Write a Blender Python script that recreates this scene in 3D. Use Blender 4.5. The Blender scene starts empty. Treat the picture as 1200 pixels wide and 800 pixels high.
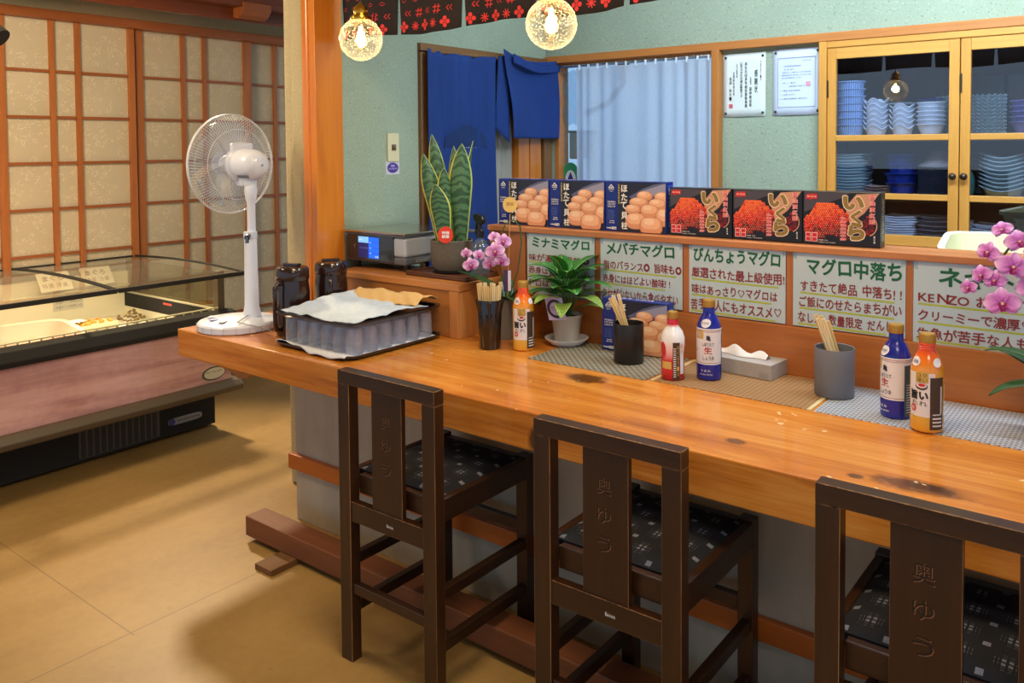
import bpy, math, random
from mathutils import Vector, Matrix, Euler
from math import sin, cos, pi, sqrt, radians as R

random.seed(7)
SC = bpy.context.scene
COL = SC.collection

# ------------------------------------------------------------------ camera
F, CX, CY = 973.83, 618.02, 209.46
YAW, PITCH, ROLL = R(-37.4266), R(-2.21799), R(0.394662)
CAM_H = 1.5
fw = Vector((sin(YAW) * cos(PITCH), cos(YAW) * cos(PITCH), sin(PITCH)))
r0 = Vector((cos(YAW), -sin(YAW), 0)); d0 = fw.cross(r0)
rt = r0 * cos(ROLL) + d0 * sin(ROLL); dn = -r0 * sin(ROLL) + d0 * cos(ROLL)
cam = bpy.data.cameras.new('camera'); camo = bpy.data.objects.new('camera', cam); COL.objects.link(camo)
cam.sensor_fit = 'HORIZONTAL'; cam.sensor_width = 36; cam.lens = F / 1200 * 36
cam.shift_x = (600 - CX) / 1200; cam.shift_y = (CY - 400) / 1200
cam.clip_start = 0.05
m = Matrix((rt, -dn, -fw)).transposed().to_4x4(); m.translation = (0, 0, CAM_H)
camo.matrix_world = m
SC.camera = camo

# ------------------------------------------------------------------ view and light
SC.view_settings.view_transform = 'Standard'; SC.view_settings.look = 'None'
SC.view_settings.gamma = 1; SC.view_settings.use_curve_mapping = False
SC.view_settings.exposure = 0.0
SC.cycles.transparent_max_bounces = 32
W = bpy.data.worlds.new('world'); SC.world = W; W.use_nodes = True
W.node_tree.nodes['Background'].inputs[0].default_value = (0.60, 0.78, 1.0, 1)
W.node_tree.nodes['Background'].inputs[1].default_value = 0.75

def lamp(name, kind, loc, energy, color, size=0.3, size_y=None, aim=None, spot=None):
    l = bpy.data.lights.new(name, kind); l.energy = energy; l.color = color
    if kind == 'AREA':
        l.size = size
        if size_y: l.shape = 'RECTANGLE'; l.size_y = size_y
    else:
        l.shadow_soft_size = size
    if kind == 'SPOT': l.spot_size = spot; l.spot_blend = .6
    o = bpy.data.objects.new(name, l); COL.objects.link(o); o.location = loc
    if aim: o.rotation_euler = (Vector(aim) - Vector(loc)).to_track_quat('-Z', 'Y').to_euler()
    return o
WARM = (1.0, .80, .52); NEUT = (1.0, .92, .80); COOL = (.78, .90, 1.0)
lamp('kitchen_tube_fill_lamp', 'AREA', (-1.5, 2.9, 2.62), 17, COOL, 1.6, .25, aim=(-1.4, 3.6, .8))
lamp('kitchen_tube_fill_lamp', 'AREA', (-.3, 2.75, 2.60), 44, (.70, .87, 1.), 1.2, .25, aim=(-.6, 4.1, 1.2))  # unseen lamp aimed into the cabinet to brighten the dishes
lamp('dining_fill_lamp', 'AREA', (-1.0, 1.35, 2.66), 28, WARM, .9, .5)  # this and the next: unseen lamps added to brighten counter and floor
lamp('dining_fill_lamp', 'AREA', (.6, .2, 2.66), 22, NEUT, .9, .5)
lamp('hall_fill_lamp', 'AREA', (-3.4, .80, 2.32), 37, WARM, .7, .5, aim=(-4.6, 2.0, 1.2))  # unseen lamp, hung below the beam to brighten the shoji wall
lamp('hall_spot_lamp', 'SPOT', (-4.80, 2.75, 2.28), 260, WARM, .10, aim=(-2.75, 1.0, 0), spot=R(92))

lamp('sun', 'SUN', (0, -6, 8), 3.2, (1, .97, .92), .02, aim=(0, 2, 0))
# ------------------------------------------------------------------ node helpers
def lin(c):
    f = lambda v: v / 12.92 if v <= .04045 else ((v + .055) / 1.055) ** 2.4
    return tuple(f(v / 255) for v in c) + (1.0,)

class V:
    def __init__(s, nt, k): s.nt, s.k = nt, k
    def _m(s, op, *a):
        n = s.nt.nodes.new('ShaderNodeMath'); n.operation = op
        for i, x in enumerate((s,) + a):
            if isinstance(x, V): s.nt.links.new(x.k, n.inputs[i])
            else: n.inputs[i].default_value = x
        return V(s.nt, n.outputs[0])
    def __add__(s, o): return s._m('ADD', o)
    def __sub__(s, o): return s._m('SUBTRACT', o)
    def __mul__(s, o): return s._m('MULTIPLY', o)
    def __truediv__(s, o): return s._m('DIVIDE', o)
    def lt(s, o): return s._m('LESS_THAN', o)
    def gt(s, o): return s._m('GREATER_THAN', o)
    def frac(s): return s._m('FRACT')
    def floor(s): return s._m('FLOOR')
    def abs(s): return s._m('ABSOLUTE')
    def sin(s): return s._m('SINE')
    def sqrt(s): return s._m('SQRT')
    def mx(s, o): return s._m('MAXIMUM', o)
    def mn(s, o): return s._m('MINIMUM', o)
    def inv(s): return s * -1.0 + 1.0
    def mod2(s): return s._m('FLOORED_MODULO', 2.0)

class M:
    """a material under construction"""
    def __init__(s, name):
        s.m = bpy.data.materials.new(name); s.m.use_nodes = True; s.nt = s.m.node_tree
        s.b = s.nt.nodes['Principled BSDF']; s.out = s.nt.nodes['Material Output']
    def node(s, t, **k):
        n = s.nt.nodes.new(t)
        for a, v in k.items(): setattr(n, a, v)
        return n
    def link(s, a, b): s.nt.links.new(a.k if isinstance(a, V) else a, b)
    def set(s, **k):
        for a, v in k.items():
            i = s.b.inputs[a.replace('_', ' ')]
            if isinstance(v, V): s.link(v, i)
            else: i.default_value = v
        return s
    def coord(s, kind='Object'):
        t = s.node('ShaderNodeTexCoord'); return t.outputs[kind]
    def xyz(s, kind='Object'):
        p = s.node('ShaderNodeSeparateXYZ'); s.link(s.coord(kind), p.inputs[0])
        return [V(s.nt, p.outputs[i]) for i in range(3)]
    def noise(s, scale, detail=3, vec=None, sc=None, rough=.55, dist=0):
        v = vec or s.coord()
        if sc:
            mp = s.node('ShaderNodeMapping'); mp.inputs['Scale'].default_value = sc
            s.link(v, mp.inputs[0]); v = mp.outputs[0]
        n = s.node('ShaderNodeTexNoise'); n.inputs['Scale'].default_value = scale
        n.inputs['Detail'].default_value = detail; n.inputs['Roughness'].default_value = rough
        n.inputs['Distortion'].default_value = dist
        s.link(v, n.inputs['Vector']); return V(s.nt, n.outputs[0])
    def voro(s, scale, vec=None, out=0):
        n = s.node('ShaderNodeTexVoronoi'); n.inputs['Scale'].default_value = scale
        s.link(vec or s.coord(), n.inputs['Vector']); return V(s.nt, n.outputs[out])
    def ramp(s, fac, stops):
        n = s.node('ShaderNodeValToRGB'); e = n.color_ramp.elements
        while len(e) < len(stops): e.new(.5)
        for el, (p, c) in zip(e, stops): el.position = p; el.color = lin(c)
        s.link(fac, n.inputs[0]); return n.outputs[0]
    def mix(s, fac, a, b):
        n = s.node('ShaderNodeMix', data_type='RGBA')
        if isinstance(fac, V): s.link(fac, n.inputs[0])
        else: n.inputs[0].default_value = fac
        for x, i in ((a, 6), (b, 7)):
            if isinstance(x, tuple): n.inputs[i].default_value = lin(x)
            else: s.link(x, n.inputs[i])
        return n.outputs[2]
    def color(s, c):
        if isinstance(c, tuple): s.b.inputs['Base Color'].default_value = lin(c)
        else: s.link(c, s.b.inputs['Base Color'])
        return s
    def bump(s, h, strength=.2, dist=.01):
        n = s.node('ShaderNodeBump'); n.inputs['Strength'].default_value = strength
        n.inputs['Distance'].default_value = dist
        s.link(h, n.inputs['Height']); s.link(n.outputs[0], s.b.inputs['Normal']); return s

CACHE = {}
def flat(name, c, rough=.5, metal=0., spec=.5, coat=0., emit=0., emit_c=None):
    key = (name, c, rough, metal)
    if key in CACHE: return CACHE[key]
    x = M(name).color(c).set(Roughness=rough, Metallic=metal)
    x.b.inputs['Specular IOR Level'].default_value = spec
    x.b.inputs['Coat Weight'].default_value = coat
    if emit:
        x.b.inputs['Emission Color'].default_value = lin(emit_c or c); x.b.inputs['Emission Strength'].default_value = emit
    CACHE[key] = x.m; return x.m

def wood(name, dark, light, axis='X', rough=.4, scale=1., coat=0., contrast=.25, spec=.5, knots=(), kc=(70, 30, 12)):
    x = M(name)
    st = {'X': (.9, 14, 14), 'Y': (14, .9, 14), 'Z': (14, 14, .9)}[axis]
    a = x.noise(1.2 * scale, 5, sc=st, dist=.8)
    b = x.noise(9 * scale, 3, sc=tuple(v * 1.0 for v in st), dist=.2)
    c = x.noise(1.6, 3)
    g = a * .62 + b * .23 + c * .15
    col = x.ramp(g, [(.5 - contrast, dark), (.5 + contrast, light)])
    for (kx, ky, kz, rx, ry, rz, am) in knots:
        X, Y, Z = x.xyz()
        dx, dy, dz = (X - kx) / rx, (Y - ky) / ry, (Z - kz) / rz
        d = (dx * dx + dy * dy + dz * dz).sqrt() + (x.noise(30, 3) - .5) * .9
        f = (d * -1.4 + 1.9).mx(0.).mn(1.) * am
        col = x.mix(f, col, kc)
    x.color(col).set(Roughness=rough).bump(g, .08, .01)
    x.b.inputs['Coat Weight'].default_value = coat; x.b.inputs['Coat Roughness'].default_value = .12
    x.b.inputs['Specular IOR Level'].default_value = spec
    return x.m

def cloth(name, c1, c2, scale=300, rough=.9, trans=0.):
    x = M(name); n = x.noise(scale, 2); n2 = x.noise(5, 3)
    x.color(x.mix(n * .5 + n2 * .5, c1, c2)).set(Roughness=rough).bump(n, .2, .002)
    if trans:
        t = x.node('ShaderNodeBsdfTranslucent'); t.inputs[0].default_value = lin(c2)
        mx = x.node('ShaderNodeMixShader'); mx.inputs[0].default_value = trans
        x.link(x.b.outputs[0], mx.inputs[1]); x.link(t.outputs[0], mx.inputs[2]); x.link(mx.outputs[0], x.out.inputs[0])
    return x.m

def glass(name, tint=(255, 255, 255), refl=.10, rough=.02, body=0., body_c=(255, 255, 255), edge=.7):
    """thin clear pane: transparent + fresnel gloss (+ a little body colour)"""
    x = M(name)
    tr = x.node('ShaderNodeBsdfTransparent'); tr.inputs[0].default_value = lin(tint)
    gl = x.node('ShaderNodeBsdfGlossy'); gl.inputs['Roughness'].default_value = rough
    lw = x.node('ShaderNodeLayerWeight'); lw.inputs[0].default_value = .35
    lw.inputs[0].default_value = .5; fc = V(x.nt, lw.outputs['Facing']); fac = fc * fc * fc * fc * edge + (refl * .35 + .02)
    mx = x.node('ShaderNodeMixShader'); x.link(fac.mn(1.), mx.inputs[0])
    x.link(tr.outputs[0], mx.inputs[1]); x.link(gl.outputs[0], mx.inputs[2]); last = mx.outputs[0]
    if body:
        df = x.node('ShaderNodeBsdfDiffuse'); df.inputs[0].default_value = lin(body_c)
        m2 = x.node('ShaderNodeMixShader'); m2.inputs[0].default_value = body
        x.link(last, m2.inputs[1]); x.link(df.outputs[0], m2.inputs[2]); last = m2.outputs[0]
    x.link(last, x.out.inputs[0]); return x.m

# ------------------------------------------------------------------ mesh helpers
class MB:
    def __init__(s): s.v, s.f, s.mi, s.uv = [], [], [], []
    def add(s, vs, fs, mat=0, uvs=None):
        o = len(s.v); s.v += [tuple(v) for v in vs]
        for f in fs:
            s.f.append(tuple(i + o for i in f)); s.mi.append(mat)
        if uvs: s.uv += list(uvs)
        else: s.uv += [(0, 0)] * len(vs)
        return s
    def box(s, x0, x1, y0, y1, z0, z1, mat=0, mtx=None):
        vs = [Vector((x, y, z)) for x in (x0, x1) for y in (y0, y1) for z in (z0, z1)]
        if mtx: vs = [mtx @ v for v in vs]
        return s.add(vs, [(0, 1, 3, 2), (4, 6, 7, 5), (0, 4, 5, 1), (2, 3, 7, 6), (0, 2, 6, 4), (1, 5, 7, 3)], mat)
    def bar(s, a, b, w, h, mat=0, up=(0, 0, 1)):
        a, b = Vector(a), Vector(b); t = (b - a).normalized(); u = Vector(up)
        sd = t.cross(u).normalized(); u = sd.cross(t)
        vs = [p + sd * (i * w / 2) + u * (j * h / 2) for p in (a, b) for i in (-1, 1) for j in (-1, 1)]
        return s.add(vs, [(0, 1, 3, 2), (4, 6, 7, 5), (0, 4, 5, 1), (2, 3, 7, 6), (0, 2, 6, 4), (1, 5, 7, 3)], mat)
    def tube(s, pts, r, n=8, mat=0, closed=False, caps=True):
        pts = [Vector(p) for p in pts]; k = len(pts)
        rs = r if isinstance(r, (list, tuple)) else [r] * k
        vs = []; ref = None
        for i, p in enumerate(pts):
            if closed: t = pts[(i + 1) % k] - pts[i - 1]
            else: t = pts[min(i + 1, k - 1)] - pts[max(i - 1, 0)]
            t.normalize()
            if ref is None:
                ref = Vector((0, 0, 1)) if abs(t.z) < .9 else Vector((1, 0, 0))
            a = (ref - t * ref.dot(t)).normalized(); ref = a; b = t.cross(a)
            vs += [p + (a * cos(2 * pi * j / n) + b * sin(2 * pi * j / n)) * rs[i] for j in range(n)]
        fs = []
        for i in range(k if closed else k - 1):
            for j in range(n):
                q = (i + 1) % k
                fs.append((i * n + j, i * n + (j + 1) % n, q * n + (j + 1) % n, q * n + j))
        if caps and not closed: fs += [tuple(range(n))[::-1], tuple((k - 1) * n + j for j in range(n))]
        return s.add(vs, fs, mat)
    def lathe(s, prof, n=24, c=(0, 0, 0), mat=0, a0=0., a1=2 * pi, warp=None, caps=True):
        full = abs(a1 - a0 - 2 * pi) < 1e-6; cols = n if full else n + 1
        vs, uv = [], []
        for i, (r, z) in enumerate(prof):
            for j in range(cols):
                a = a0 + (a1 - a0) * j / n
                rr, zz = (r, z) if not warp else warp(r, z, a)
                vs.append((c[0] + rr * cos(a), c[1] + rr * sin(a), c[2] + zz)); uv.append((j / n, i / max(1, len(prof) - 1)))
        fs = []
        for i in range(len(prof) - 1):
            for j in range(n if full else n):
                q = (j + 1) % cols
                fs.append((i * cols + j, i * cols + q, (i + 1) * cols + q, (i + 1) * cols + j))
        if full and caps:
            if prof[0][0] > 1e-5: fs.append(tuple(range(cols))[::-1])
            if prof[-1][0] > 1e-5: fs.append(tuple((len(prof) - 1) * cols + j for j in range(cols)))
        return s.add(vs, fs, mat, uv)
    def grid(s, fn, nu, nv, mat=0):
        vs, uv = [], []
        for i in range(nu + 1):
            for j in range(nv + 1):
                u, v = i / nu, j / nv; vs.append(fn(u, v)); uv.append((u, v))
        fs = [(i * (nv + 1) + j, (i + 1) * (nv + 1) + j, (i + 1) * (nv + 1) + j + 1, i * (nv + 1) + j + 1) for i in range(nu) for j in range(nv)]
        return s.add(vs, fs, mat, uv)
    def prism(s, poly, fn, d, mat=0):
        """2-D outline poly extruded by d; fn(u, v, w) places it"""
        k = len(poly); vs = [fn(u, v, 0) for u, v in poly] + [fn(u, v, d) for u, v in poly]
        fs = [tuple(range(k))[::-1], tuple(range(k, 2 * k))] + [(i, (i + 1) % k, k + (i + 1) % k, k + i) for i in range(k)]
        return s.add(vs, fs, mat)
    def flatpoly(s, poly, fn, mat=0): return s.add([fn(u, v, 0) for u, v in poly], [tuple(range(len(poly)))], mat)
    def build(s, name, mats, parent=None, loc=None, rz=None, bev=0, seg=2, smooth=None, solid=0, label=None, sub=0):
        me = bpy.data.meshes.new(name); me.from_pydata([tuple(v) for v in s.v], [], s.f)
        mats = mats if isinstance(mats, (list, tuple)) else [mats]
        for x in mats: me.materials.append(x)
        me.polygons.foreach_set('material_index', s.mi)
        if any(u != (0, 0) for u in s.uv):
            l = me.uv_layers.new(name='UVMap'); vi = [0] * len(me.loops); me.loops.foreach_get('vertex_index', vi)
            l.data.foreach_set('uv', [c for i in vi for c in s.uv[i]])
        if smooth is not None:
            me.shade_smooth()
            if smooth < 180: me.set_sharp_from_angle(angle=R(smooth))
        me.update()
        o = bpy.data.objects.new(name, me); COL.objects.link(o)
        if parent: o.parent = parent
        if loc: o.location = loc
        if rz: o.rotation_euler.z = rz
        if label: o['label'] = label
        if bev:
            b = o.modifiers.new('bevel', 'BEVEL'); b.width = bev; b.segments = seg; b.limit_method = 'ANGLE'; b.angle_limit = R(40)
        if solid:
            b = o.modifiers.new('thickness', 'SOLIDIFY'); b.thickness = solid; b.offset = 0
        if sub:
            b = o.modifiers.new('smooth', 'SUBSURF'); b.levels = sub; b.render_levels = sub
        return o

def thing(name, label, cat, loc=(0, 0, 0), rz=0, group=None):
    o = bpy.data.objects.new(name, None); COL.objects.link(o); o.location = loc; o.rotation_euler = (0, 0, rz)
    o.empty_display_size = .05
    return tag(o, label, cat, group)
def tag(o, label, cat, group=None, kind=None):
    o['label'] = label; o['category'] = cat
    if group: o['group'] = group
    if kind: o['kind'] = kind
    return o
def struct(o, label=None, cat=None):
    o['kind'] = 'structure'
    if label: o['label'] = label; o['category'] = cat
    return o
def copy_tree(o, parent=None):
    c = o.copy(); COL.objects.link(c)
    if parent: c.parent = parent; c.matrix_parent_inverse = o.matrix_parent_inverse
    for ch in o.children: copy_tree(ch, c)
    return c
def dup(o, loc, rz, label, group=None):
    c = copy_tree(o); c.location = loc; c.rotation_euler = (0, 0, rz); c['label'] = label
    if group: c['group'] = group
    return c

# text ---------------------------------------------------------------
GL = {}
def glyph(ch, weight):
    k = (ch, weight)
    if k not in GL:
        if weight:
            vs0, fs0 = glyph(ch, 0.0); vs, fs = list(vs0), list(fs0); n = 8 if weight < .045 else 14
            for i in range(n):
                o = len(vs); dx, dy = weight * cos(2 * pi * i / n), weight * sin(2 * pi * i / n)
                vs += [(q[0] + dx, q[1] + dy, i + 1) for q in vs0]; fs += [tuple(j + o for j in f) for f in fs0]
            GL[k] = (vs, fs); return GL[k]
        cu = bpy.data.curves.new('lettering', 'FONT'); cu.body = ch; cu.size = 1; cu.resolution_u = 3
        ob = bpy.data.objects.new('lettering', cu); COL.objects.link(ob)
        dg = bpy.context.evaluated_depsgraph_get(); dg.update()
        me = bpy.data.meshes.new_from_object(ob.evaluated_get(dg))
        GL[k] = ([(v.co.x, v.co.y) for v in me.vertices], [tuple(p.vertices) for p in me.polygons])
        bpy.data.objects.remove(ob); bpy.data.meshes.remove(me); bpy.data.curves.remove(cu)
    return GL[k]
def row(mb, text, x0, x1, z0, z1, fn, weight=0.0, mat=0, jit=0., fill=True, rnd=random.Random(3), sy=None):
    """one row of lettering fitted to the rectangle x0..x1, z0..z1 of the surface fn(u, v, w)"""
    vs, fs, pen = [], [], 0.
    for ch in text:
        if ch == ' ': pen += .45; continue
        if ch == '♡': g = HEART
        else: g = glyph(ch, weight)
        adv = 1.0 if ord(ch) > 255 else .62
        a = rnd.uniform(-jit, jit) * .06; k = 1 + rnd.uniform(-jit, jit) * .07; dy = rnd.uniform(-jit, jit) * .05
        o = len(vs)
        for q_ in g[0]:
            x, y = q_[0], q_[1]
            xx, yy = (x - adv / 2) * k, (y - .38) * k
            vs.append((pen + adv / 2 + xx * cos(a) - yy * sin(a), .38 + dy + xx * sin(a) + yy * cos(a), q_[2] if len(q_) > 2 else 0))
        fs += [tuple(i + o for i in f) for f in g[1]]; pen += adv
    if not vs: return mb
    ax0, ax1 = min(v[0] for v in vs), max(v[0] for v in vs); ay0, ay1 = min(v[1] for v in vs), max(v[1] for v in vs)
    kx = (x1 - x0) / (ax1 - ax0); ky = (z1 - z0) / (ay1 - ay0) if fill else kx
    um, vm, e = (x0 + x1) / 2, (z0 + z1) / 2, (x1 - x0) * .02
    p0 = Vector(fn(um, vm, 0)); nrm = (Vector(fn(um + e, vm, 0)) - p0).cross(Vector(fn(um, vm + e, 0)) - p0).normalized() * 1.4e-5
    return mb.add([Vector(fn(x0 + (x - ax0) * kx, z0 + (y - ay0) * ky, 0)) + nrm * k for x, y, k in vs], fs, mat)
def col(mb, text, xc, z0, z1, w, fn, weight=0., mat=0):
    """vertical lettering, top to bottom"""
    h = (z1 - z0) / len(text)
    for i, ch in enumerate(text):
        if ch == ' ': continue
        row(mb, ch, xc - w / 2, xc + w / 2, z1 - (i + .93) * h, z1 - (i + .07) * h, fn, weight, mat)
    return mb
def heart(t): return (.5 + .40 * (16 * sin(t) ** 3) / 16, .40 + .40 * (13 * cos(t) - 5 * cos(2 * t) - 2 * cos(3 * t) - cos(4 * t)) / 16)
_o = [heart(2 * pi * i / 28) for i in range(28)]; _i = [(.5 + (x - .5) * .76, .42 + (y - .42) * .76) for x, y in _o]
HEART = (_o + _i, [(i, (i + 1) % 28, 28 + (i + 1) % 28, 28 + i) for i in range(28)])
def ell(cx, cy, rx, ry, rot=0, n=20, p=2.):
    c, s = cos(rot), sin(rot); out = []
    for i in range(n):
        t = 2 * pi * i / n; a, b = cos(t), sin(t)
        a = math.copysign(abs(a) ** (2 / p), a) * rx; b = math.copysign(abs(b) ** (2 / p), b) * ry
        out.append((cx + a * c - b * s, cy + a * s + b * c))
    return out
def rect(x0, x1, y0, y1): return [(x0, y0), (x1, y0), (x1, y1), (x0, y1)]
ORD = ['lowest', 'second from bottom', 'third from bottom', 'fourth from bottom', 'fifth from bottom', 'sixth from bottom',
       'seventh from bottom', 'eighth from bottom', 'ninth from bottom', 'tenth from bottom', 'eleventh from bottom', 'twelfth from bottom', 'thirteenth from bottom']
def order(i, n): return 'topmost' if i == n - 1 else ORD[i]

# ------------------------------------------------------------------ materials
ORANGE_WOOD = wood('varnished_post_wood', (188, 96, 20), (232, 144, 42), 'Z', .3, coat=.3)
SHOJI_WOOD = wood('shoji_wood', (140, 76, 30), (192, 114, 52), 'Z', .45)
SHOJI_WOOD_Y = wood('shoji_rail_wood', (126, 66, 26), (172, 98, 44), 'Y', .45)
BEAM_WOOD = wood('ceiling_wood', (88, 40, 18), (132, 66, 30), 'Y', .5)
TRIM_X = wood('trim_wood_long', (168, 100, 44), (206, 136, 66), 'X', .45)
TRIM_Z = wood('trim_wood_upright', (160, 96, 40), (200, 130, 60), 'Z', .45)
CAB_X = wood('cabinet_wood_rail', (190, 130, 52), (226, 168, 82), 'X', .4)
CAB_Z = wood('cabinet_wood_stile', (186, 126, 48), (222, 162, 76), 'Z', .4)
DOOR_WOOD = wood('door_frame_wood', (110, 76, 44), (140, 100, 60), 'Z', .5)
DARK_WOOD = wood('dark_stool_wood', (34, 18, 8), (72, 40, 18), 'Z', .34, coat=.08)
DARK_WOOD_X = wood('dark_stool_wood_rail', (34, 18, 8), (70, 39, 18), 'X', .34, coat=.08)
DARK_WOOD_Y = wood('dark_stool_wood_side', (29, 16, 8), (58, 33, 15), 'Y', .36, coat=.05)
WORN = wood('worn_edge_wood', (44, 25, 12), (176, 126, 78), 'Z', .5, scale=3, contrast=.13)
LEDGE_WOOD = wood('ledge_wood', (152, 92, 42), (198, 132, 70), 'X', .42)
BLACK = flat('black_plastic', (24, 22, 22), .3)
WHITE_PL = flat('white_plastic', (226, 228, 236), .35)
INK = flat('ink', (38, 36, 40), .7)
WHITE_INK = flat('white_ink', (236, 234, 232), .6)

def plaster(name, a, b, speck, scale=260):
    x = M(name); n = x.noise(4, 4); v = x.noise(90, 2); sp = x.noise(scale * .55, 1)
    c = x.mix(n, a, b); c = x.mix(v.gt(.62) * .35, c, tuple(min(255, k + 22) for k in b))
    c = x.mix(sp.gt(.70) * .75, c, speck)
    x.color(c).set(Roughness=.95).bump(v, .3, .004); return x.m
GREEN_WALL = plaster('green_plaster', (142, 158, 140), (160, 176, 156), (92, 102, 86))
TAN_WALL = plaster('sand_plaster', (176, 160, 122), (192, 178, 142), (150, 130, 96))
GREY_PANEL_M = M('grey_panel'); _n = GREY_PANEL_M.noise(2.2, 5); _n2 = GREY_PANEL_M.noise(12, 4, sc=(1, 1, .25))
GREY_PANEL_M.color(GREY_PANEL_M.ramp(_n * .6 + _n2 * .4, [(.3, (150, 142, 126)), (.7, (192, 182, 164))])).set(Roughness=.55)
GREY_PANEL = GREY_PANEL_M.m

# ------------------------------------------------------------------ large structure
x = M('tan_floor'); n1 = x.noise(1.1, 5); n2 = x.noise(26, 4); n3 = x.noise(4, 3, sc=(1, .35, 1))
X, Y, Z = x.xyz()
seam = ((X + 2.52).abs().lt(.0025)).mx((Y - 1.25).abs().lt(.002) * X.lt(-2.5)).mx((X + 3.45).abs().lt(.002))
c = x.ramp(n1 * .45 + n2 * .2 + n3 * .35, [(.34, (146, 112, 60)), (.64, (178, 142, 84))])
c = x.mix(n2.gt(.67) * .25, c, (112, 84, 42)); c = x.mix(seam * .55, c, (96, 70, 36))
x.color(c).set(Roughness=.48).bump(n2, .05, .005)
FLOOR = x.m
struct(MB().box(-7, 4.5, -4, 5.2, -.1, 0).build('floor', FLOOR))
struct(MB().box(-7, 4.5, -4, 4.04, 2.75, 2.85).build('ceiling', flat('ceiling_board', (196, 186, 166), .9)))

# kitchen walls
XW, YB = -2.845, 3.92
w = MB()
w.box(-3.06, XW, 2.387, 2.86, 0, 2.75); w.box(-3.06, XW, 2.86, 3.90, 2.0, 2.75); w.box(-3.06, XW, 3.83, 3.92, 0, 2.0)
struct(w.build('wall_left', GREEN_WALL))
w = MB()
w.box(XW - .12, -1.78, YB, YB + .12, 0, 1.05); w.box(XW - .12, 2.6, YB, YB + .12, 1.975, 2.75); w.box(-1.78, -1.25, YB, YB + .12, 0, 1.975)
w.box(-1.25, .9, YB, YB + .12, 0, .98); w.box(.9, 2.6, YB, YB + .12, 0, 1.975); w.box(XW - .12, -2.80, YB, YB + .12, 1.05, 1.975)
struct(w.build('wall_back', GREEN_WALL))
# room glimpsed behind the kitchen door
struct(MB().box(-3.06, -3.02, 2.862, 3.82, 0, 2.75).build('wall_passage', flat('passage_wall', (150, 146, 136), .9)))
# long rail over window and cabinet
struct(MB().box(XW, 2.6, YB - .045, YB, 1.972, 2.012).build('trim_1', TRIM_X, bev=.003))
struct(MB().box(-1.803, -1.762, YB - .05, YB + .02, .9, 1.975).build('trim_2', TRIM_Z, bev=.003))
# posts between kitchen door and back wall
struct(MB().box(XW - .06, XW + .012, 3.625, 3.722, 0, 1.96).box(XW - .06, XW + .014, 3.728, 3.832, 0, 1.96).build('trim_3', ORANGE_WOOD, bev=.003))
struct(MB().box(XW - .02, XW + .03, 3.842, 3.915, 0, 2.0).build('trim_4', DOOR_WOOD, bev=.003))
# door frame
d1 = struct(thing('door_1', 'brown timber frame of the kitchen doorway', 'door', (XW, 3.2, 0)), 'brown timber frame of the kitchen doorway', 'door')
MB().box(-.06, .022, -.342, -.285, 0, 1.957).build('jamb', DOOR_WOOD, d1, bev=.003)
MB().box(-.06, .022, -.342, .70, 1.962, 2.0).build('lintel', wood('door_lintel_wood', (110, 76, 44), (140, 100, 60), 'Y', .5), d1, bev=.003)
# big orange pillar with trim, sand-coloured wall end
struct(MB().box(-2.898, -2.83, 2.238, 2.385, 0, 2.75).build('trim_5', ORANGE_WOOD, bev=.003))
struct(MB().box(-2.910, -2.868, 2.230, 2.30, 0, 2.75).build('trim_6', wood('pillar_edge_wood', (196, 104, 30), (236, 146, 58), 'Z', .28, coat=.4), bev=.008, seg=3))
struct(MB().box(-3.09, -2.908, 2.272, 2.386, 0, 2.75).box(-3.005, -2.908, 2.246, 2.274, 0, 2.75).build('wall_end', TAN_WALL, bev=.012))

# ------------------------------------------------------------------ shoji screens
x = M('shoji_paper'); n = x.noise(3, 3)
vec = x.coord(); 
v1 = x.voro(26, out=0); v2 = x.noise(7, 2); v3 = x.voro(110, out=0)
blos = v1.lt(.52) * v3.lt(.36) * v2.gt(.45)
fib = x.noise(160, 2)
c = x.mix(n, (190, 172, 142), (204, 188, 160)); c = x.mix(blos * .6, c, (236, 222, 190)); c = x.mix(fib.gt(.6) * .2, c, (216, 202, 172))
x.color(c).set(Roughness=.9)
PAPER = x.m
XS = -5.0
def shoji(idx, y0, y1, xo, mulls, label, stiles=(.04, .04)):
    t = struct(thing('door_%d' % idx, label, 'sliding door', (XS + xo, y0, 0)), label, 'sliding door')
    L = y1 - y0
    MB().box(-.012, .012, 0, stiles[0], .02, 2.24).box(-.012, .012, L - stiles[1], L, .02, 2.24).build('stile', SHOJI_WOOD, t, bev=.002)
    MB().box(-.012, .012, 0, L, .02, .30).box(-.012, .012, 0, L, 2.225, 2.26).build('rail', SHOJI_WOOD_Y, t, bev=.002)
    m = MB()
    for y in mulls: m.box(-.008, .011, y - y0 - .014, y - y0 + .014, .3, 2.225)
    m.build('lattice_upright', SHOJI_WOOD, t)
    m = MB()
    for k in range(8):
        z = 1.94 - .2575 * k
        if z > .32: m.box(-.008, .009, stiles[0], L - stiles[1], z - .008, z + .008)
    m.build('lattice_bar', SHOJI_WOOD_Y, t)
    MB().box(-.010, -.007, .01, L - .01, .28, 2.23).build('paper', PAPER, t)
shoji(2, .78, 1.885, .012, (1.04, 1.3, 1.44), 'shoji screen partly out of frame at the far left')
shoji(3, 1.82, 2.572, .036, (2.10, 2.24), 'shoji screen behind the open half of the chest freezer')
shoji(4, 2.590, 3.40, .012, (2.90, 3.05), 'shoji screen with a blossom paper behind the fan', (.045, .06))
shoji(5, 3.36, 4.2, -.03, (3.62, 3.75), 'shaded shoji screen beside the sand-coloured wall end')
struct(MB().box(XS - .06, XS + .09, .3, 4.4, 2.226, 2.278).build('trim_7', SHOJI_WOOD_Y, bev=.004))
struct(MB().box(XS - .06, XS + .06, .3, 4.4, 0, .02).build('trim_8', SHOJI_WOOD_Y))
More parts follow.
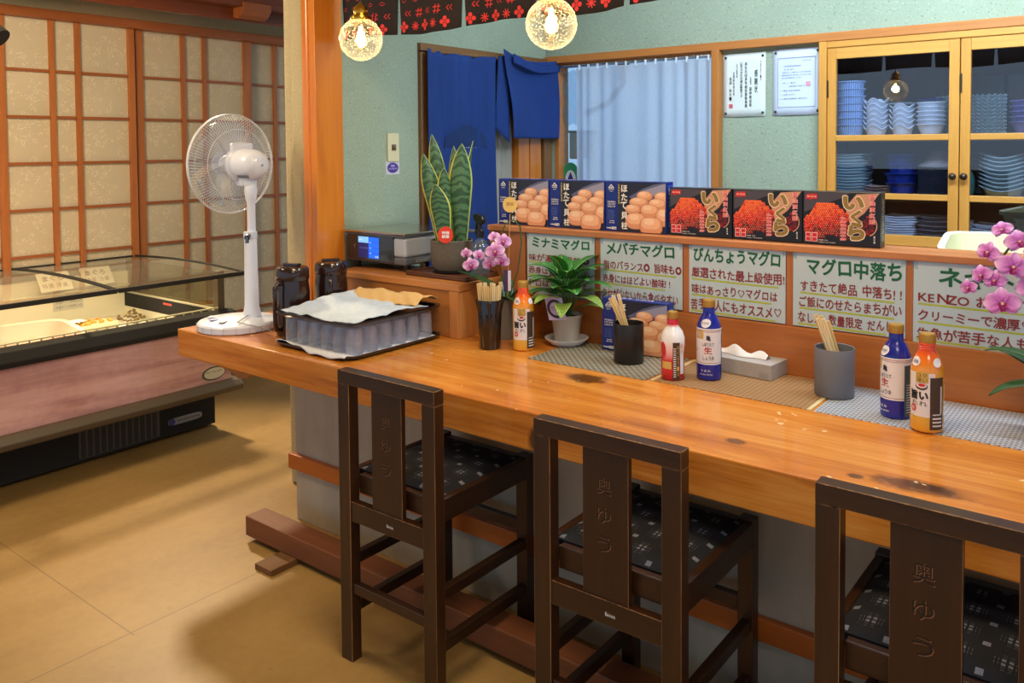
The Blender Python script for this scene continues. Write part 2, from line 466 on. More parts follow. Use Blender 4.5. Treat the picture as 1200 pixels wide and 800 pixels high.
struct(MB().box(XS - .10, XS - .02, .3, 4.4, 2.27, 2.75).build('wall_shoji', TAN_WALL))
struct(MB().box(XS - .6, XS - .5, .3, 4.4, 0, 2.75).build('wall_corridor', flat('corridor_wall', (150, 146, 140), .9)))
# timber ceiling over the hall
bm = thing('ceiling_beam', 'stepped brown timber ceiling beam above the shoji screens', 'beam', (-4.6, 0, 0)); bm['kind'] = 'structure'
MB().box(-.02, .0, .2, 4.4, 2.296, 2.75).build('beam', BEAM_WOOD, bm, bev=.006)
MB().box(0, .10, .2, 4.4, 2.372, 2.41).build('batten', BEAM_WOOD, bm, bev=.003)
MB().prism([(0, 2.312), (.05, 2.305), (.09, 2.325), (.12, 2.36), (.12, 2.40), (0, 2.40)], lambda u, v, w: (u - .01, 3.02 + w, v), .20).build('bracket', SHOJI_WOOD_Y, bm, bev=.004)
# ------------------------------------------------------------------ window and outdoors
w1 = struct(thing('window_1', 'kitchen window with wooden frame beside the blue curtain', 'window', (-2.3, YB, 1.05)), 'kitchen window with wooden frame beside the blue curtain', 'window')
MB().box(-.5, .52, .0, .10, -.02, .03).box(-.5, .52, .0, .10, .905, .925).box(-.5, -.47, .0, .10, 0, .92).box(.49, .52, .0, .1, 0, .92).build('frame', TRIM_X, w1, bev=.003)
MB().box(-.5, .5, .055, .061, .02, .91).build('glass_pane', glass('window_glass', (225, 240, 255), .05), w1)
struct(MB().box(-4.6, .4, 6.2, 6.4, -.1, 3.4).build('wall_outside', flat('outside_wall', (196, 216, 232), .8)), 'pale wall of the neighbouring building outside the window', 'wall')
# outdoors, close to the glass
t = thing('meter_box', 'cream electric meter box outside the kitchen window', 'meter box', (-2.935, 4.35, 1.42))
MB().box(-.06, .075, 0, .09, 0, .17).build('case', flat('meter_cream', (206, 204, 182), .5), t, bev=.008)
MB().box(-.068, .083, -.006, .096, .165, .18).build('lid', flat('meter_lid', (176, 178, 164), .5), t, bev=.004)
MB().tube([(-.0, .045, 0), (-.0, .045, -1.42)], .014).build('conduit', flat('conduit_grey', (120, 130, 140), .5), t, smooth=40)
t = MB()
t.tube([(-2.98, 4.6, 3.0), (-2.9, 4.6, 2.4), (-2.78, 4.6, 2.1), (-2.74, 4.6, 1.9), (-2.86, 4.6, 1.78), (-3.02, 4.6, 1.72)], .02)
t.tube([(-2.62, 4.62, 3.0), (-2.66, 4.62, 2.3), (-2.72, 4.62, 2.05), (-2.78, 4.62, 1.92)], .02)
tag(t.build('cable', flat('cable_black', (40, 52, 66), .5), smooth=60), 'dark looping cables outside the kitchen window', 'cable')

# ------------------------------------------------------------------ dining counter
TZ, TY0, TH = .78, 1.772, .107
KN = [(-1.41, 2.135, TZ, .075, .05, .2, .85), (-.814, 1.891, TZ, .03, .022, .2, .7), (-.40, 1.863, TZ, .10, .04, .2, .75), (-.38, 1.87, TZ, .05, .022, .2, .9), (-.519, 1.845, TZ, .02, .016, .2, .8), (-1.33, 1.77, .705, .03, .03, .04, .9), (-.05, 2.02, TZ, .09, .05, .2, .5)]
x = M('counter_pine')
a = x.noise(1.1, 5, sc=(.8, 9, 9), dist=1.2); b = x.noise(9, 4, sc=(.6, 12, 12), dist=.3); c0 = x.noise(1.3, 3)
X, Y, Z = x.xyz()
g = a * .55 + b * .25 + c0 * .2
c = x.ramp(g, [(.34, (150, 78, 22)), (.5, (204, 124, 44)), (.66, (226, 160, 76))])
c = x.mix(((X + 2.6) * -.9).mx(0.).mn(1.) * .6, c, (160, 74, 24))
for (kx, ky, kz, rx, ry, rz, am) in KN:
    dx, dy, dz = (X - kx) / rx, (Y - ky) / ry, (Z - kz) / rz
    d = (dx * dx + dy * dy + dz * dz).sqrt() + (x.noise(34, 4) - .5) * .7
    c = x.mix((d * -2.2 + 2.4).mx(0.).mn(1.) * am, c, (58, 26, 12))
wearn = x.noise(38, 3)
worn = (x.noise(7, 2).gt(.61)) * wearn.gt(.675) * (Z.gt(TZ - .002))
c = x.mix(worn * .8, c, (240, 212, 160))
x.color(c).set(Roughness=x.noise(6, 3) * .25 + .12).bump(g, .06, .01)
x.b.inputs['Coat Weight'].default_value = .35; x.b.inputs['Coat Roughness'].default_value = .1
PINE = x.m
ct = thing('dining_counter', 'long varnished pine dining counter with dark knots and grey front panel', 'counter', (0, 0, 0))
XL = -3.13
poly = [(XL, TY0), (1.2, TY0), (1.2, 2.60), (-2.80, 2.60), (-2.80, 2.228), (XL, 2.228)]
MB().prism(poly, lambda u, v, w: (u, v, TZ - TH + w), TH).build('worktop', PINE, ct, bev=.004)
MB().box(-2.765, 1.2, 2.06, 2.10, 0, TZ - TH).box(-2.765, -2.73, 2.10, 2.58, 0, TZ - TH).build('front_panel', GREY_PANEL, ct, bev=.002)
MB().box(-2.785, 1.2, 2.036, 2.06, .212, .272).build('panel_rail', wood('panel_rail_wood', (168, 84, 28), (206, 116, 46), 'X', .35), ct, bev=.003)
MB().prism([(-3.0, .673), (-2.68, .673), (-2.73, .634), (-2.79, .622), (-2.83, .640), (-2.93, .650), (-2.98, .664)], lambda u, v, w: (u, 1.82 + w, v), .075).build('bracket', LEDGE_WOOD, ct, bev=.003)
# foot rest
FB = wood('foot_beam_wood', (92, 50, 26), (136, 80, 46), 'X', .55)
tag(MB().box(-2.765, 1.2, 1.822, 1.912, .022, .098).build('foot_rest_beam', FB, bev=.004), 'long square brown foot rest beam lying along the foot of the counter', 'beam')
tag(MB().box(-2.55, -2.455, 1.715, 1.99, .0, .0215).build('wooden_block', wood('block_wood', (84, 54, 26), (128, 86, 44), 'Y', .7), bev=.002), 'short flat wooden block under the left end of the foot rest beam', 'block')

# partition with hand-written signs between counter and kitchen
PX0, PX1, PY = -2.155, 1.0, 2.563
pt = thing('counter_partition', 'low orange timber partition with top rail at the back of the counter', 'partition', (0, 0, 0))
MB().box(PX0, PX1, PY - .018, PY + .04, TZ, .932).build('lower_board', wood('partition_board', (150, 82, 32), (192, 116, 54), 'X', .35, coat=.2), pt, bev=.003)
MB().box(PX0, PX1, PY + .012, PY + .03, .932, 1.166).build('back_board', wood('partition_back_board', (150, 84, 36), (184, 112, 54), 'Z', .5), pt)
for a, b in ((PX0, -1.975), (-1.651, -1.627), (-1.295, -1.272), (-.937, -.914), (-.585, -.565), (-.235, -.21)):
    MB().box(a, b, PY, PY + .012, .932, 1.166).build('stile', wood('partition_stile', (150, 84, 40), (188, 116, 62), 'Z', .45), pt, bev=.001)
MB().box(PX0, PX1, PY - .014, PY + .15, 1.166, 1.188).build('top_rail', wood('partition_top_rail', (160, 94, 50), (206, 138, 86), 'X', .4), pt, bev=.003)
# kitchen bench behind it
kb = thing('kitchen_bench', 'stainless kitchen bench behind the counter partition', 'bench', (0, 0, 0))
MB().box(-2.15, 1.0, 2.725, 3.50, .90, .93).build('bench_top', flat('stainless', (190, 196, 204), .3, 1.), kb, bev=.004)
MB().box(-2.15, 1.0, 2.75, 3.47, 0, .90).build('bench_body', flat('stainless_dull', (150, 156, 164), .4, 1.), kb)

# ------------------------------------------------------------------ stools
x = M('navy_kasuri_cloth')
X, Y, Z = x.xyz()
def motif(ox, oy, P=.078):
    u = ((X + ox) / P).frac() - .5; v = ((Y + oy) / P).frac() - .5
    inb = u.abs().lt(.30) * v.abs().lt(.30)
    lu = ((u * 6.6).frac() - .5).abs().lt(.30); lv = ((v * 6.6).frac() - .5).abs().lt(.30)
    gu = ((u * 2.2 + .5).frac() - .5).abs().lt(.42); gv = ((v * 2.2 + .5).frac() - .5).abs().lt(.42)
    dot = (((u * 20).frac() - .5).abs().lt(.36)) * (((v * 20).frac() - .5).abs().lt(.36))
    return inb * lu * lv * gu * gv
def sq(ox, oy, P=.078):
    u = ((X + ox) / P).frac() - .5; v = ((Y + oy) / P).frac() - .5
    return u.abs().lt(.085) * v.abs().lt(.085)
jn = x.noise(240, 1)
f = (motif(0, .01).mx(sq(.039, .049)) * (jn * .8 + .35)).mn(.85)
row2 = ((Y + .01) / .078).floor()
c = x.mix(f * .85, (9, 11, 20), (130, 134, 150)); x.color(c).set(Roughness=.9).bump(x.noise(500, 1), .3, .002)
SEAT = x.m
CARVE = flat('carved_lettering', (30, 15, 7), .6)
CARVE_HI = flat('carved_edge_highlight', (150, 96, 58), .5)  # pale offset copy of the letters, paints a lit groove edge
def stool():
    t = thing('counter_stool', 'dark wooden stool nearest the freezer, left of the three at the counter', 'stool', (-1.7045, 1.564, 0), 0, 'low-backed stools drawn up to the counter')
    hw, pw, pd = .1935, .047, .036
    ww = [DARK_WOOD, WORN]; wx = [DARK_WOOD_X, WORN]; wy = [DARK_WOOD_Y, WORN]
    def wear(o, wdt=.0016):
        b = o.modifiers.new('bevel', 'BEVEL'); b.width = wdt * .75; b.segments = 2; b.limit_method = 'ANGLE'; b.material = 1; return o
    for s in (-1, 1):
        xo = s * (hw - pw / 2)
        wear(MB().box(xo - pw / 2, xo + pw / 2, 0, pd, 0, .8165).build('leg', ww, t))
        MB().box(xo - pw / 2 + .003, xo + pw / 2 - .003, .400, .436, 0, .562).build('leg', ww, t, bev=.002)
        xi = s * (hw - .021)
        MB().box(xi - .012, xi + .012, pd, .402, .275, .306).build('stretcher', wy, t, bev=.002)
        MB().box(xi - .012, xi + .012, pd, .402, .133, .165).build('stretcher', wy, t, bev=.002)
        MB().box(s * (hw - .004) - .022 * (s > 0), s * (hw - .004) + .022 * (s < 0), pd, .402, .492, .556).build('seat_rail', wy, t, bev=.003)
    wear(MB().box(-hw, hw, -.001, pd + .001, .8175, .857).build('top_rail', wx, t), .002)
    wear(MB().box(-hw + pw, hw - pw, .004, .028, .419, .476).build('back_rail', wx, t), .0012)
    MB().box(-hw + pw, hw - pw, .006, .028, .204, .234).build('stretcher', wx, t, bev=.002)
    MB().box(-hw + pw, hw - pw, .41, .432, .322, .354).build('stretcher', wx, t, bev=.002)
    MB().box(-hw + .02, hw - .02, .402, .432, .492, .553).build('seat_rail', wx, t, bev=.003)
    MB().box(-hw + pw, hw - pw, .035, .058, .492, .548).build('seat_rail', wx, t, bev=.003)
    sp = MB().box(-.0435, .0765, .008, .024, .474, .82).build('splat', ww, t)
    wear(sp, .0012)
    sp.location.x = -.016
    fn = lambda u, v, w: (u, .0075 - w, v)
    k = MB(); kh = MB()
    for ch, zc, sz in (('奥', .735, .038), ('ゆ', .668, .036), ('う', .602, .036)):
        row(k, ch, .013 - sz / 2, .013 + sz / 2, zc - sz / 2, zc + sz / 2, fn, .0)
        row(kh, ch, .0145 - sz / 2, .0145 + sz / 2, zc - .0012 - sz / 2, zc - .0012 + sz / 2, lambda u, v, w: (u, .0078, v), .0)
    k.build('carved_lettering', CARVE, sp); kh.build('painted_edge_glint', CARVE_HI, sp)
    p = MB().box(.002, .030, .003, .0042, .440, .452).build('maker_plate', flat('plate_dark', (70, 52, 38), .4), t, label='small maker plate with pale lettering')
    q = MB(); row(q, 'Benoo', .003, .029, .4415, .4505, lambda u, v, w: (u, .0028, v), .02); q.build('plate_lettering', WHITE_INK, p)
    def pad(u, v):
        a, b = 2 * u - 1, 2 * v - 1
        return ((hw - .022) * a, .056 + .350 * v, .548 + .018 * (1 - abs(a) ** 6) * (1 - abs(b) ** 6) + .004)
    MB().grid(pad, 14, 14).box(-hw + .023, hw - .023, .058, .404, .535, .5515).build('seat_cushion', SEAT, t, smooth=40)
    return t
st = stool()
dup(st, (-.985, 1.558, 0), R(.3), 'dark wooden stool in the middle, between the other two at the counter', st['group'])
dup(st, (-.3235, 1.572, 0), R(-.4), 'dark wooden stool cut by the picture edge, rightmost of the three at the counter', st['group'])

# ------------------------------------------------------------------ chest freezer
fz = thing('chest_freezer', 'pink-fronted open display chest freezer with curved glass lids by the shoji', 'freezer', (-4.4, 1.5, 0))
O = lambda xx: xx + 4.4
Q = lambda yy: yy - 1.5
PINK = M('pink_marble'); n = PINK.noise(2.2, 6, sc=(1, .35, 3.2), dist=1.4); n2 = PINK.noise(30, 3)
PINK.color(PINK.ramp(n * .85 + n2 * .15, [(.34, (172, 122, 120)), (.5, (206, 156, 152)), (.66, (222, 178, 172))])).set(Roughness=.38); PINK = PINK.m
CREAM = flat('freezer_liner', (226, 216, 184), .4)
DGREY = flat('freezer_dark', (50, 48, 46), .8, spec=.1); BROWNT = flat('freezer_trim', (84, 72, 56), .5)
y0, y1 = .55, 2.505
MB().box(O(-4.94), O(-4.06), Q(y0), Q(y1), .015, .255).build('plinth', DGREY, fz, bev=.004)
MB().prism([(-3.86, .30), (-3.845, .585), (-3.90, .585), (-3.92, .30)], lambda u, v, w: (O(u), Q(y0) + w, v), 1.925).build('front_panel', PINK, fz)
MB().prism([(-4.06, .245), (-3.845, .232), (-3.808, .245), (-3.80, .272), (-3.825, .298), (-3.93, .30), (-4.06, .30)], lambda u, v, w: (O(u), Q(y0) + w, v), 1.965).build('bumper', BROWNT, fz, bev=.006, seg=3)
MB().prism([(-3.92, .585), (-3.825, .585), (-3.815, .61), (-3.83, .655), (-3.87, .663), (-3.92, .66)], lambda u, v, w: (O(u), Q(y0) + w, v), 1.95).build('top_bumper', DGREY, fz, bev=.005, seg=3)
MB().box(O(-4.94), O(-3.93), Q(y1 - .02), Q(y1 - .002), .255, .66).box(O(-4.95), O(-4.925), Q(y0), Q(y1), .255, .82).box(O(-4.94), O(-3.93), Q(y0), Q(y0 + .02), .255, .66).build('shell', flat('freezer_shell', (140, 130, 112), .5), fz)
l = MB(); l.box(O(-4.925), O(-3.93), Q(y0 + .02), Q(y1 - .02), .40, .46); l.box(O(-4.925), O(-4.885), Q(y0 + .02), Q(y1 - .02), .46, .78)
l.box(O(-4.885), O(-3.93), Q(y1 - .065), Q(y1 - .022), .46, .655); l.box(O(-3.965), O(-3.93), Q(y0 + .02), Q(y1 - .03), .46, .60); l.box(O(-4.885), O(-3.93), Q(y0 + .02), Q(y0 + .05), .46, .655)
l.build('liner', CREAM, fz)
gr = MB()
for zz, xx in ((.605, -3.888), (.632, -3.888), (.636, -3.925), (.667, -3.925)): gr.box(O(xx), O(xx + .012), Q(y0 + .02), Q(y1 - .06), zz, zz + .006)
k = 0
yy = y0 + .05
while yy < y1 - .07:
    gr.box(O(-3.886), O(-3.880), Q(yy), Q(yy + .008), .605, .636); gr.box(O(-3.923), O(-3.917), Q(yy + .02), Q(yy + .026), .636, .67); yy += .048
gr.build('air_grille', flat('grille_cream', (214, 206, 164), .4), fz)
MB().box(O(-3.985), O(-3.925), Q(y0 + .02), Q(y1 - .06), .600, .604).build('grille_tray', flat('grille_shade', (120, 116, 92), .5), fz)
LIDG = glass('lid_glass', (240, 240, 232), .10, body=.05, body_c=(200, 196, 180))
zl = lambda xx: .852 - .012 * (1 - ((xx + 4.4) / .6) ** 2) + .03 * (1 - ((xx + 4.4) / .58) ** 2)
for (a, b, nm) in ((y0, 1.866, 0), (1.878, 2.545, 1)):
    f = MB().grid(lambda u, v: (O(-4.96 + 1.15 * u), Q(a + (b - a) * v), zl(-4.96 + 1.15 * u)), 12, 1).build('glass_lid', LIDG, fz, smooth=60)
    e = MB()
    for yy in (a, b): e.tube([(O(-4.96 + 1.15 * i / 12), Q(yy), zl(-4.96 + 1.15 * i / 12)) for i in range(13)], .007, 6)
    e.tube([(O(-4.96), Q(a), zl(-4.96)), (O(-4.96), Q(b), zl(-4.96))], .006, 6); e.box(O(-3.822), O(-3.803), Q(a), Q(b), zl(-3.81) - .011, zl(-3.81) + .009)
    e.build('lid_frame', DGREY, f, smooth=40)
MB().box(O(-4.90), O(-3.95), Q(y1 - .045), Q(y1 - .039), .66, .852).build('end_glass', glass('end_glass', (206, 200, 176), .12, body=.12, body_c=(120, 112, 88)), fz)
MB().box(O(-3.958), O(-3.915), Q(y1 - .06), Q(y1 - .02), .655, .86).build('corner_post', flat('freezer_post', (92, 76, 56), .4), fz, bev=.004)
MB().box(O(-4.885), O(-3.97), Q(y1 - .0665), Q(y1 - .0655), .575, .655).build('painted_reflection_band', DGREY, fz, label='dark glass reflection painted as a band on the inner end wall')  # glass reflection on the end wall, painted as a dark strip
vt = MB()
for i in range(12):
    for j in range(22): vt.box(O(-4.058), O(-4.0575), Q(1.80 + i * .032), Q(1.80 + i * .032 + .022), .035 + j * .0088, .035 + j * .0088 + .005)
MB().box(O(-4.0605), O(-4.058), Q(1.79), Q(2.19), .03, .235).build('vent_grille', flat('vent_dark', (76, 73, 72), .5), fz); vt.build('vent_slot', flat('vent_black', (8, 8, 9), .8), fz)
b = MB().prism(ell(0, 0, .095, .018, 0, 28, 4), lambda u, v, w: (O(-4.0595) + w, Q(2.33) + u, .085 + v), .003).build('badge', flat('badge_silver', (150, 152, 158), .4), fz, label='silver maker badge with a blue disc')
k = MB().flatpoly(ell(-.075, 0, .019, .017), lambda u, v, w: (O(-4.056), Q(2.33) + u, .085 + v)); k.build('badge_disc', flat('badge_blue', (60, 64, 140), .4), b)
k = MB(); row(k, '=======', -.045, .08, -.004, .004, lambda u, v, w: (O(-4.056), Q(2.33) + u, .085 + v), .01); k.build('badge_lettering', INK, b)
sl = lambda zz: -3.845 - (.585 - zz) * .015 / .285
st_ = lambda u, v, w: (O(sl(.345 + v) + .002 + w), Q(2.375) + u, .348 + v)
k = MB().flatpoly(rect(-.083, .075, -.04, .045), lambda u, v, w: (O(sl(.348 + v) + .0012), Q(2.375) + u, .348 + v)).flatpoly(ell(0, 0, .066, .036, 0, 30), st_, 1).flatpoly(ell(.004, 0, .058, .029, 0, 30), lambda u, v, w: st_(u, v, .0008), 2)
k = k.build('sticker', [PINK, flat('sticker_green', (66, 84, 70), .5), flat('sticker_cream', (206, 196, 176), .5)], fz, label='oval sticker with green border')
q = MB(); row(q, 'marinesuper', -.042, .048, .004, .014, lambda u, v, w: st_(u, v, .0014), .02); q.build('sticker_lettering', flat('sticker_ink', (60, 76, 66), .6), k)
for yy, a in ((1.50, 'red'), (1.97, 'plate')):
    pass
MB().box(O(-4.884), O(-4.882), Q(1.60), Q(1.84), .665, .672).build('load_line', flat('load_red', (200, 80, 70), .5), fz)
MB().box(O(-4.45), O(-4.36), Q(y1 - .068), Q(y1 - .0668), .628, .640).build('load_line', flat('load_red', (200, 80, 70), .5), fz)
k = MB().box(O(-4.884), O(-4.8815), Q(2.04), Q(2.20), .60, .72).build('notice_label', flat('label_grey', (198, 192, 170), .6), fz)
q = MB()
for i in range(4): row(q, '冷凍ケース使用上の', -.07, .07, .69 - .026 * i, .706 - .026 * i, lambda u, v, w: (O(-4.881), Q(2.12) + u, v), .0)
q.build('label_lettering', flat('label_ink', (110, 104, 90), .7), k)
# price cards lying in the freezer behind the lids
def card(name, y, label, z=.80, s=1.):
    t = thing(name, label, 'card', (-4.86, y, z), 0, 'price cards in the freezer')
    tilt = Matrix.Rotation(R(-38), 4, 'Y')
    g = lambda u, v, w: tuple(tilt @ Vector((w, u * s, v * s)))
    MB().prism(rect(-.085, .085, -.06, .06), g, .001).build('card_paper', flat('card_cream', (236, 226, 196), .7), t)
    q = MB(); row(q, 'まぐろ', -.06, .05, .005, .04, lambda u, v, w: g(u, v, .0018), .02); row(q, '特選 冷凍', -.07, .06, -.04, -.01, lambda u, v, w: g(u, v, .0018), .0)
    q.build('card_lettering', flat('card_ink', (150, 96, 60), .7), t); return t
card('price_card', 2.04, 'cream price card under the lid, nearer the freezer middle', .772)
card('price_card', 2.27, 'cream price card under the lid, second from the freezer end', .776)
MB().box(O(-4.925), O(-4.84), Q(1.7), Q(2.45), .700, .706).build('card_shelf', CREAM, fz)
MB().box(O(-4.885), O(-4.10), Q(1.50), Q(2.43), .462, .525).build('wire_floor', flat('ice_white', (224, 214, 190), .6), fz)
# pink tub
def tub(name, label, cat, loc, rz, L, Wd, H, mt, mt2, th=.006, taper=.05):
    t = thing(name, label, cat, loc, rz)
    def ring(k, z, n=40, p=7.): return [Vector((a * k[0], b * k[1], z)) for a, b in ell(0, 0, 1, 1, 0, n, p)]
    prof = [((Wd - taper, L - taper), 0), ((Wd, L), H), ((Wd + .012, L + .012), H), ((Wd + .012, L + .012), H - .012)]
    vs, fs = [], []
    inn = [((Wd - taper - th, L - taper - th), th), ((Wd - th, L - th), H)]
    seq = [inn[0], inn[1], ((Wd + .014, L + .014), H + .004), ((Wd + .014, L + .014), H - .014), ((Wd, L), H - .014), ((Wd - taper, L - taper), 0)]
    o = MB(); n = 40
    for k, z in seq: vs += ring(k, z)
    for i in range(len(seq) - 1):
        for j in range(n): fs.append((i * n + j, i * n + (j + 1) % n, (i + 1) * n + (j + 1) % n, (i + 1) * n + j))
    fs.append(tuple(range(n))); fs.append(tuple(range((len(seq) - 1) * n, len(seq) * n))[::-1])
    o.add(vs, fs); o.mi = [0 if i // n in (0,) else 1 for i in range(len(o.mi))]; o.mi[-2] = 0
    o.build('tub_body', [mt, mt2], t, smooth=35); return t
tub('plastic_tub', 'pale pink plastic tub with a cream rim inside the freezer', 'tub', (-4.47, 1.60, .5255), R(-9), .345, .26, .072, flat('tub_pink', (226, 168, 140), .5), flat('tub_cream', (232, 212, 176), .5))
# food packs
t = thing('food_pack', 'clear tray of yellow frozen food in the freezer', 'food pack', (-4.63, 2.12, .5255), R(4))
MB().box(-.08, .08, -.12, .12, 0, .03).build('pack_tray', flat('pack_cream', (230, 214, 160), .4), t, bev=.008)
q = MB()
for i in range(26): q.add(*(lambda c, s: ([(c[0] + a * s, c[1] + b * s, c[2] + d * s * .7) for a, b, d in ((1, 0, 0), (-1, 0, 0), (0, 1, 0), (0, -1, 0), (0, 0, 1), (0, 0, -1))], [(0, 2, 4), (2, 1, 4), (1, 3, 4), (3, 0, 4), (2, 0, 5), (1, 2, 5), (3, 1, 5), (0, 3, 5)]))((random.uniform(-.065, .065), random.uniform(-.10, .10), .035), random.uniform(.020, .032)))
q.build('filling', flat('food_yellow', (212, 152, 60), .5), t, sub=1, smooth=180); q = MB().box(-.05, .03, -.11, -.03, .052, .053).build('pack_label', flat('pack_label_white', (240, 236, 224), .6), t)
t = thing('shellfish_heap', 'heap of brown frozen shellfish at the freezer end', 'shellfish', (-4.62, 2.352, .5255))
q = MB()
for i in range(34):
    c = (random.gauss(0, .045), random.gauss(0, .042)); h = max(0.02, .075 - 1.0 * sqrt(c[0] ** 2 + c[1] ** 2)); a = random.uniform(0, 3)
    mtx = Matrix.Translation((c[0], max(-.06, min(.06, c[1])), h)) @ Euler((random.uniform(-.6, .6), random.uniform(-.6, .6), a)).to_matrix().to_4x4()
    q.add([mtx @ Vector((xx * .028, yy * .016, zz * .010)) for xx, yy, zz in ((1, 0, 0), (-1, 0, 0), (0, 1, 0), (0, -1, 0), (0, 0, 1), (0, 0, -1))], [(0, 2, 4), (2, 1, 4), (1, 3, 4), (3, 0, 4), (2, 0, 5), (1, 2, 5), (3, 1, 5), (0, 3, 5)])
xx = M('shell_brown'); xx.color(xx.ramp(xx.noise(60, 2), [(.35, (84, 66, 34)), (.65, (150, 120, 62))])).set(Roughness=.6)
q.build('shells', xx.m, t, sub=1, smooth=180)
lamp('freezer_tube_lamp', 'AREA', (-4.35, 1.6, .825), 4.5, (1., .93, .72), 1.5, .08, aim=(-4.45, 1.6, .4))

# ------------------------------------------------------------------ fan
fan = thing('electric_fan', 'white electric fan turned towards the shoji, standing on the counter end', 'fan', (-2.951, 1.931, TZ))
WP = flat('fan_white', (222, 226, 240), .3, coat=.3)
MB().lathe([(.150, 0), (.156, .004), (.157, .026), (.150, .033), (.10, .040), (.05, .050), (.03, .052)], 56).build('base', WP, fan, smooth=35)
k = MB()
for i in range(20):
    a = 2 * pi * i / 20; k.bar((.1565 * cos(a), .1565 * sin(a), .003), (.1565 * cos(a), .1565 * sin(a), .028), .003, .003, up=(cos(a), sin(a), 0))
k.build('base_rib', flat('fan_rib', (196, 200, 214), .4), fan)
q = MB()
for i, (a, rr, w_, h_, cc) in enumerate(((-1.9, .085, .05, .018, 0), (-2.5, .10, .04, .02, 1), (-1.2, .10, .035, .014, 1))):
    mt_ = Matrix.Rotation(a, 4, 'Z') @ Matrix.Translation((rr, 0, .0425)); q.box(-w_ / 2, w_ / 2, -h_, h_, 0, .002, cc, mt_)
q.build('control_buttons', [flat('button_blue', (120, 140, 210), .4), flat('button_grey', (170, 176, 192), .4)], fan)
px, py = .036, .040
MB().lathe([(.036, .045), (.034, .06), (.028, .09), (.0255, .30), (.0245, .366)], 24, (px, py, 0)).build('lower_pole', WP, fan, smooth=40)
k = MB().lathe([(.0262, .358), (.0268, .362), (.0268, .382), (.0258, .386)], 24, (px, py, 0)).build('collar', flat('fan_collar', (206, 210, 222), .35), fan, smooth=40)
MB().tube([(px + .018, py - .022, .372), (px + .032, py - .038, .366)], .011, 10).tube([(px + .032, py - .038, .372), (px + .032, py - .038, .345)], .007, 8).build('lock_knob', flat('chrome_knob', (120, 122, 128), .2, 1.), k, smooth=40)
MB().lathe([(.0165, .37), (.0165, .50), (.021, .515), (.026, .55), (.024, .575), (.02, .585)], 20, (px + .002, py + .004, 0)).build('upper_pole', WP, fan, smooth=40)
# head axis
hc = Vector((.026, .044, .655)); ax = Vector((-.996, -.06, .02)).normalized(); sd = ax.cross(Vector((0, 0, 1))).normalized(); up = sd.cross(ax)
P = lambda a, s, u: hc + ax * a + sd * s + up * u
def alathe(mb, prof, n=32, mat=0):
    vs = []; fs = []
    for i, (rr, a) in enumerate(prof):
        for j in range(n): t = 2 * pi * j / n; vs.append(P(a, rr * cos(t), rr * sin(t)))
    for i in range(len(prof) - 1):
        for j in range(n): fs.append((i * n + j, i * n + (j + 1) % n, (i + 1) * n + (j + 1) % n, (i + 1) * n + j))
    return mb.add(vs, fs, mat)
mo = alathe(MB(), [(.001, -.085), (.03, -.080), (.052, -.062), (.062, -.03), (.064, .03), (.074, .036), (.076, .05), (.03, .06), (.001, .06)]).build('motor_housing', WP, fan, smooth=35)
k = MB(); 
for i in range(9): k.bar(P(.052, -.03 + i * .0075, .064), P(.052, -.03 + i * .0075, .078), .0035, .003)
for i in range(8): k.bar(P(-.058 + i * .009, -.048, -.040), P(-.058 + i * .009, -.044, -.052), .004, .003)
k.build('vent_slot', flat('fan_vent', (120, 124, 136), .5), mo)
MB().bar(P(.045, -.052, .062), P(.045, .052, .062), .02, .05).build('carry_grip', WP, mo, bev=.008)
alathe(MB(), [(.004, -.0872), (.004, -.080)], 8).build('oscillation_knob', flat('fan_vent', (120, 124, 136), .5), mo)
MB().tube([(px + .002, py + .004, .570), tuple(hc + Vector((0, 0, -.045)))], [.026, .036], 16).bar(P(.0, 0, -.066), P(.04, 0, -.066), .06, .035).build('neck', WP, fan, smooth=40)
GR = .202
def guard(a_rim, a_hub, r_hub, name):
    g = MB(); n = 100
    for i in range(n):
        t = 2 * pi * i / n; t2 = t + .10
        pts = []
        for s in (0., .45, .8, .95, 1.):
            rr = r_hub + (GR - r_hub) * s; aa = a_hub + (a_rim - a_hub) * (s ** 3.2); tt = t2 + (t - t2) * s
            pts.append(P(aa, rr * cos(tt), rr * sin(tt)))
        g.tube(pts, .00095, 3, caps=False)
    for s, w_ in ((.0, .002), (.55, .0013)):
        rr = r_hub + (GR - r_hub) * s; aa = a_hub + (a_rim - a_hub) * (s ** 3.2)
        g.tube([P(aa, rr * cos(2 * pi * j / 48), rr * sin(2 * pi * j / 48)) for j in range(48)], w_, 5, closed=True)
    g.tube([P(a_rim, GR * cos(2 * pi * j / 64), GR * sin(2 * pi * j / 64)) for j in range(64)], .0032, 6, closed=True)
    return g.build(name, flat('guard_white', (214, 216, 222), .35), fan, smooth=60)
guard(.105, .058, .070, 'rear_guard'); fgd = guard(.112, .175, .045, 'front_guard')
alathe(MB(), [(.001, .180), (.045, .177), (.046, .172), (.001, .171)]).build('guard_badge', WP, fgd, smooth=40)
bc = M('fan_blade'); bc.color((196, 206, 220)).set(Roughness=.25, Transmission_Weight=.0); bc = bc.m
for i in range(5):
    def bl(u, v, i=i):
        t = 2 * pi * i / 5 + (v - .5) * (1.0 + .15 * u) + .35 * u; rr = .03 + .145 * u
        return P(.125 + (v - .5) * .045 * (1 - .2 * u), rr * cos(t), rr * sin(t))
    MB().grid(bl, 8, 8).build('blade', glass('blade_clear', (240, 243, 248), .10, .1, body=.05, body_c=(190, 200, 215)) if i == 0 else bpy.data.materials['blade_clear'], fan, smooth=180, solid=.002)
alathe(MB(), [(.001, .06), (.012, .06), (.012, .095), (.035, .098), (.035, .145), (.02, .157), (.001, .159)], 24).build('blade_hub', WP, fan, smooth=35)
